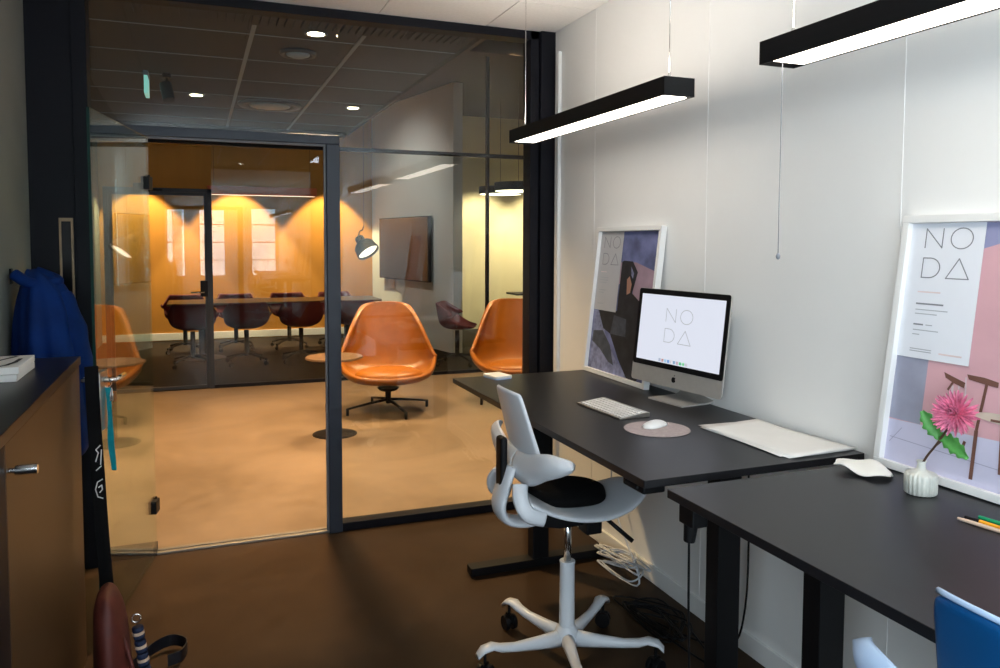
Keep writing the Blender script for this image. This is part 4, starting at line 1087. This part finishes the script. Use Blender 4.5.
# ---------------------------------------------------------------- meeting room
def meeting_chair(label, loc, rz):
    t = thing('meeting_armchair', label, 'meeting chair', loc, rz, 'maroon bucket chairs at the meeting table')
    prof = [(-0.22, 0.455), (-0.08, 0.435), (0.10, 0.44), (0.20, 0.50), (0.235, 0.62), (0.25, 0.765)]
    bm = shell_mesh(prof, [0.19, 0.25, 0.275, 0.285, 0.275, 0.22], [0.03, 0.09, 0.19, 0.25, 0.22, 0.05], 14, 14)
    ob('shell', bm, M_MAROON, t, smooth=True, solid=0.025, sub=1, offset=-1)
    bm = BM(); cyl(bm, (0, 0, 0.10), (0, 0, 0.42), 0.028); ob('column', bm, M_BLACK, t, smooth=True)
    for k in range(4):
        a = R(45+90*k); c, s = math.cos(a), math.sin(a)
        bm = BM(); tube(bm, [(0.01*c, 0.01*s, 0.13), (0.16*c, 0.16*s, 0.11), (0.29*c, 0.29*s, 0.075)], 0.014, 8); cyl(bm, (0.285*c-0.012*s, 0.285*s+0.012*c, 0.03), (0.285*c+0.012*s, 0.285*s-0.012*c, 0.03), 0.028, n=14)
        cyl(bm, (0.285*c, 0.285*s, 0.03), (0.285*c, 0.285*s, 0.08), 0.006, n=8)
        ob('leg', bm, M_BLACK, t)
    return t
near = [(-0.06, 'nearest left, behind the glass door'), (0.55, 'second from left on the near side of the table'), (1.20, 'third from left on the near side of the table'), (1.86, 'fourth from left on the near side, behind the door post')]
mc = meeting_chair('maroon bucket meeting chair on the near side, ' + near[0][1], (near[0][0], 9.95, 0), R(180))
for x, l in near[1:]: dup(mc, (x, 9.95+0.03*math.sin(x*9), 0), R(180+8*math.sin(x*5)), 'maroon bucket meeting chair, ' + l)
for x, l in ((-0.16, 'leftmost'), (0.49, 'second from left'), (1.20, 'third from left'), (1.86, 'rightmost')):
    dup(mc, (x, 11.25, 0), R(4*math.sin(x*7)), 'maroon bucket meeting chair on the far side of the table, ' + l)
tb = thing('meeting_table', 'long meeting table behind the near row of maroon chairs', 'table', (0.95, 10.60, 0))
bm = BM(); prism(bm, rrect(-1.30, 1.35, -0.38, 0.38, 0.03, 4), 0.705, 0.73); ob('tabletop', bm, mat('pale_oak_top', (0.30, 0.20, 0.10), 0.4, var=0.15, stretch=(1, 10, 1)), tb, bevel=0.004)
for x in (-0.9, 0.95):
    bm = BM(); cyl(bm, (x, 0, 0.02), (x, 0, 0.705), 0.045); lathe(bm, [(0, 0), (0.28, 0), (0.28, 0.01), (0.05, 0.025), (0, 0.025)], (x, 0), 32); ob('leg', bm, M_BLACK, tb)
rp = thing('red_linear_pendant', 'long rust red linear pendant over the meeting table', 'pendant lamp', (0.82, 10.6, 2.14))
bm = BM(); box(bm, -0.68, 0.68, -0.06, 0.06, -0.045, 0.060); ob('housing', bm, M_RED, rp, bevel=0.004)
bm = BM(); box(bm, -0.66, 0.66, 0.015, 0.045, -0.050, -0.046); ob('diffuser', bm, M_LIGHT2, rp)
for x in (-0.6, 0.6):
    bm = BM(); cyl(bm, (x, 0, 0.04), (x, 0, 3.62-2.14), 0.002, n=6); ob('cable', bm, M_BLACK, rp)
# television on the slanted wall
tvc = None
def on_wallA(s, z, out): 
    p = A0.lerp(A1, s); return Vector((p.x, p.y, z)) + nA*out
tv = thing('wall_television', 'flat dark television mounted on the pale slanted wall', 'television')
Lw = (A1-A0).length
def s_at(Y): return (Y-A0.y)/(A1.y-A0.y)
M = plane_M(on_wallA(s_at(12.12), 0.93, 0.03), A1-A0, (0, 0, 1)); tv.matrix_world = M
TW, TH = 1.68, 0.93
sgn = 1 if (M.to_3x3() @ Vector((0, 0, 1))).dot(nA) > 0 else -1
bm = BM(); prism(bm, rrect(0, TW, 0, TH, 0.01, 3), 0, sgn*0.05); ob('tv_housing', bm, M_BLACK, tv)
bm = BM(); prism(bm, rect(0.014, TW-0.014, 0.016, TH-0.014), sgn*0.05, sgn*0.052); ob('tv_screen', bm, M_TV, tv)
bm = BM(); box(bm, 0.5, 0.8, 0.3, 0.6, min(0, -sgn*0.03), max(0, -sgn*0.03)); ob('wall_bracket', bm, M_BLACK, tv)
nt = thing('wall_notice', 'small white notice on the pale wall under the television', 'notice')
M = plane_M(on_wallA(s_at(11.95), 0.78, 0.002), A1-A0, (0, 0, 1)); nt.matrix_world = M
bm = BM(); box(bm, 0, 0.24, 0, 0.15, min(0, sgn*0.006), max(0, sgn*0.006)); ob('notice_sheet', bm, M_PAPER, nt)
# round drum pendants in the room on the right
def drum(loc, r_, label):
    t = thing('drum_pendant', label, 'pendant lamp', loc, 0, 'black drum pendants in the far right room')
    bm = BM(); lathe(bm, [(r_*0.05, 0.06), (r_, 0.06), (r_, -0.05), (r_*0.97, -0.05), (r_*0.97, 0.04), (r_*0.05, 0.04)], n=40); ob('drum', bm, M_BLACK, t, smooth=False)
    bm = BM(); lathe(bm, [(0, -0.052), (r_*0.95, -0.052), (r_*0.95, -0.040), (0, -0.040)], n=36); ob('diffuser', bm, mat('drum_diffuser', (1, .9, .7), 0.5, emit=4.0, ecol=(1, .85, .6)), t)
    bm = BM(); cyl(bm, (0, 0, 0.05), (0, 0, 3.62-loc[2]), 0.003, n=6); ob('cable', bm, M_BLACK, t)
drum((3.98, 9.55, 2.22), 0.32, 'black drum pendant lamp nearest the glass, in the far right room')
drum((4.25, 10.9, 2.26), 0.32, 'black drum pendant lamp deeper in the far right room')
# red armchair and small black table beyond
dup(mc, (2.95, 9.0, 0), R(60), 'maroon bucket chair standing alone at the end of the pale wall', 'maroon bucket chairs at the meeting table')
bt = thing('black_side_table', 'small black table in front of the cream wall, right of the mullion', 'side table', (4.35, 10.1, 0))
bm = BM(); box(bm, -0.24, 0.24, -0.2, 0.2, 0.76, 0.785); ob('table_top', bm, M_BLACK, bt, bevel=0.003)
bm = BM(); cyl(bm, (0, 0, 0.0), (0, 0, 0.76), 0.02); cyl(bm, (0, 0, 0), (0, 0, 0.015), 0.18, n=28); ob('pedestal', bm, M_BLACK, bt)
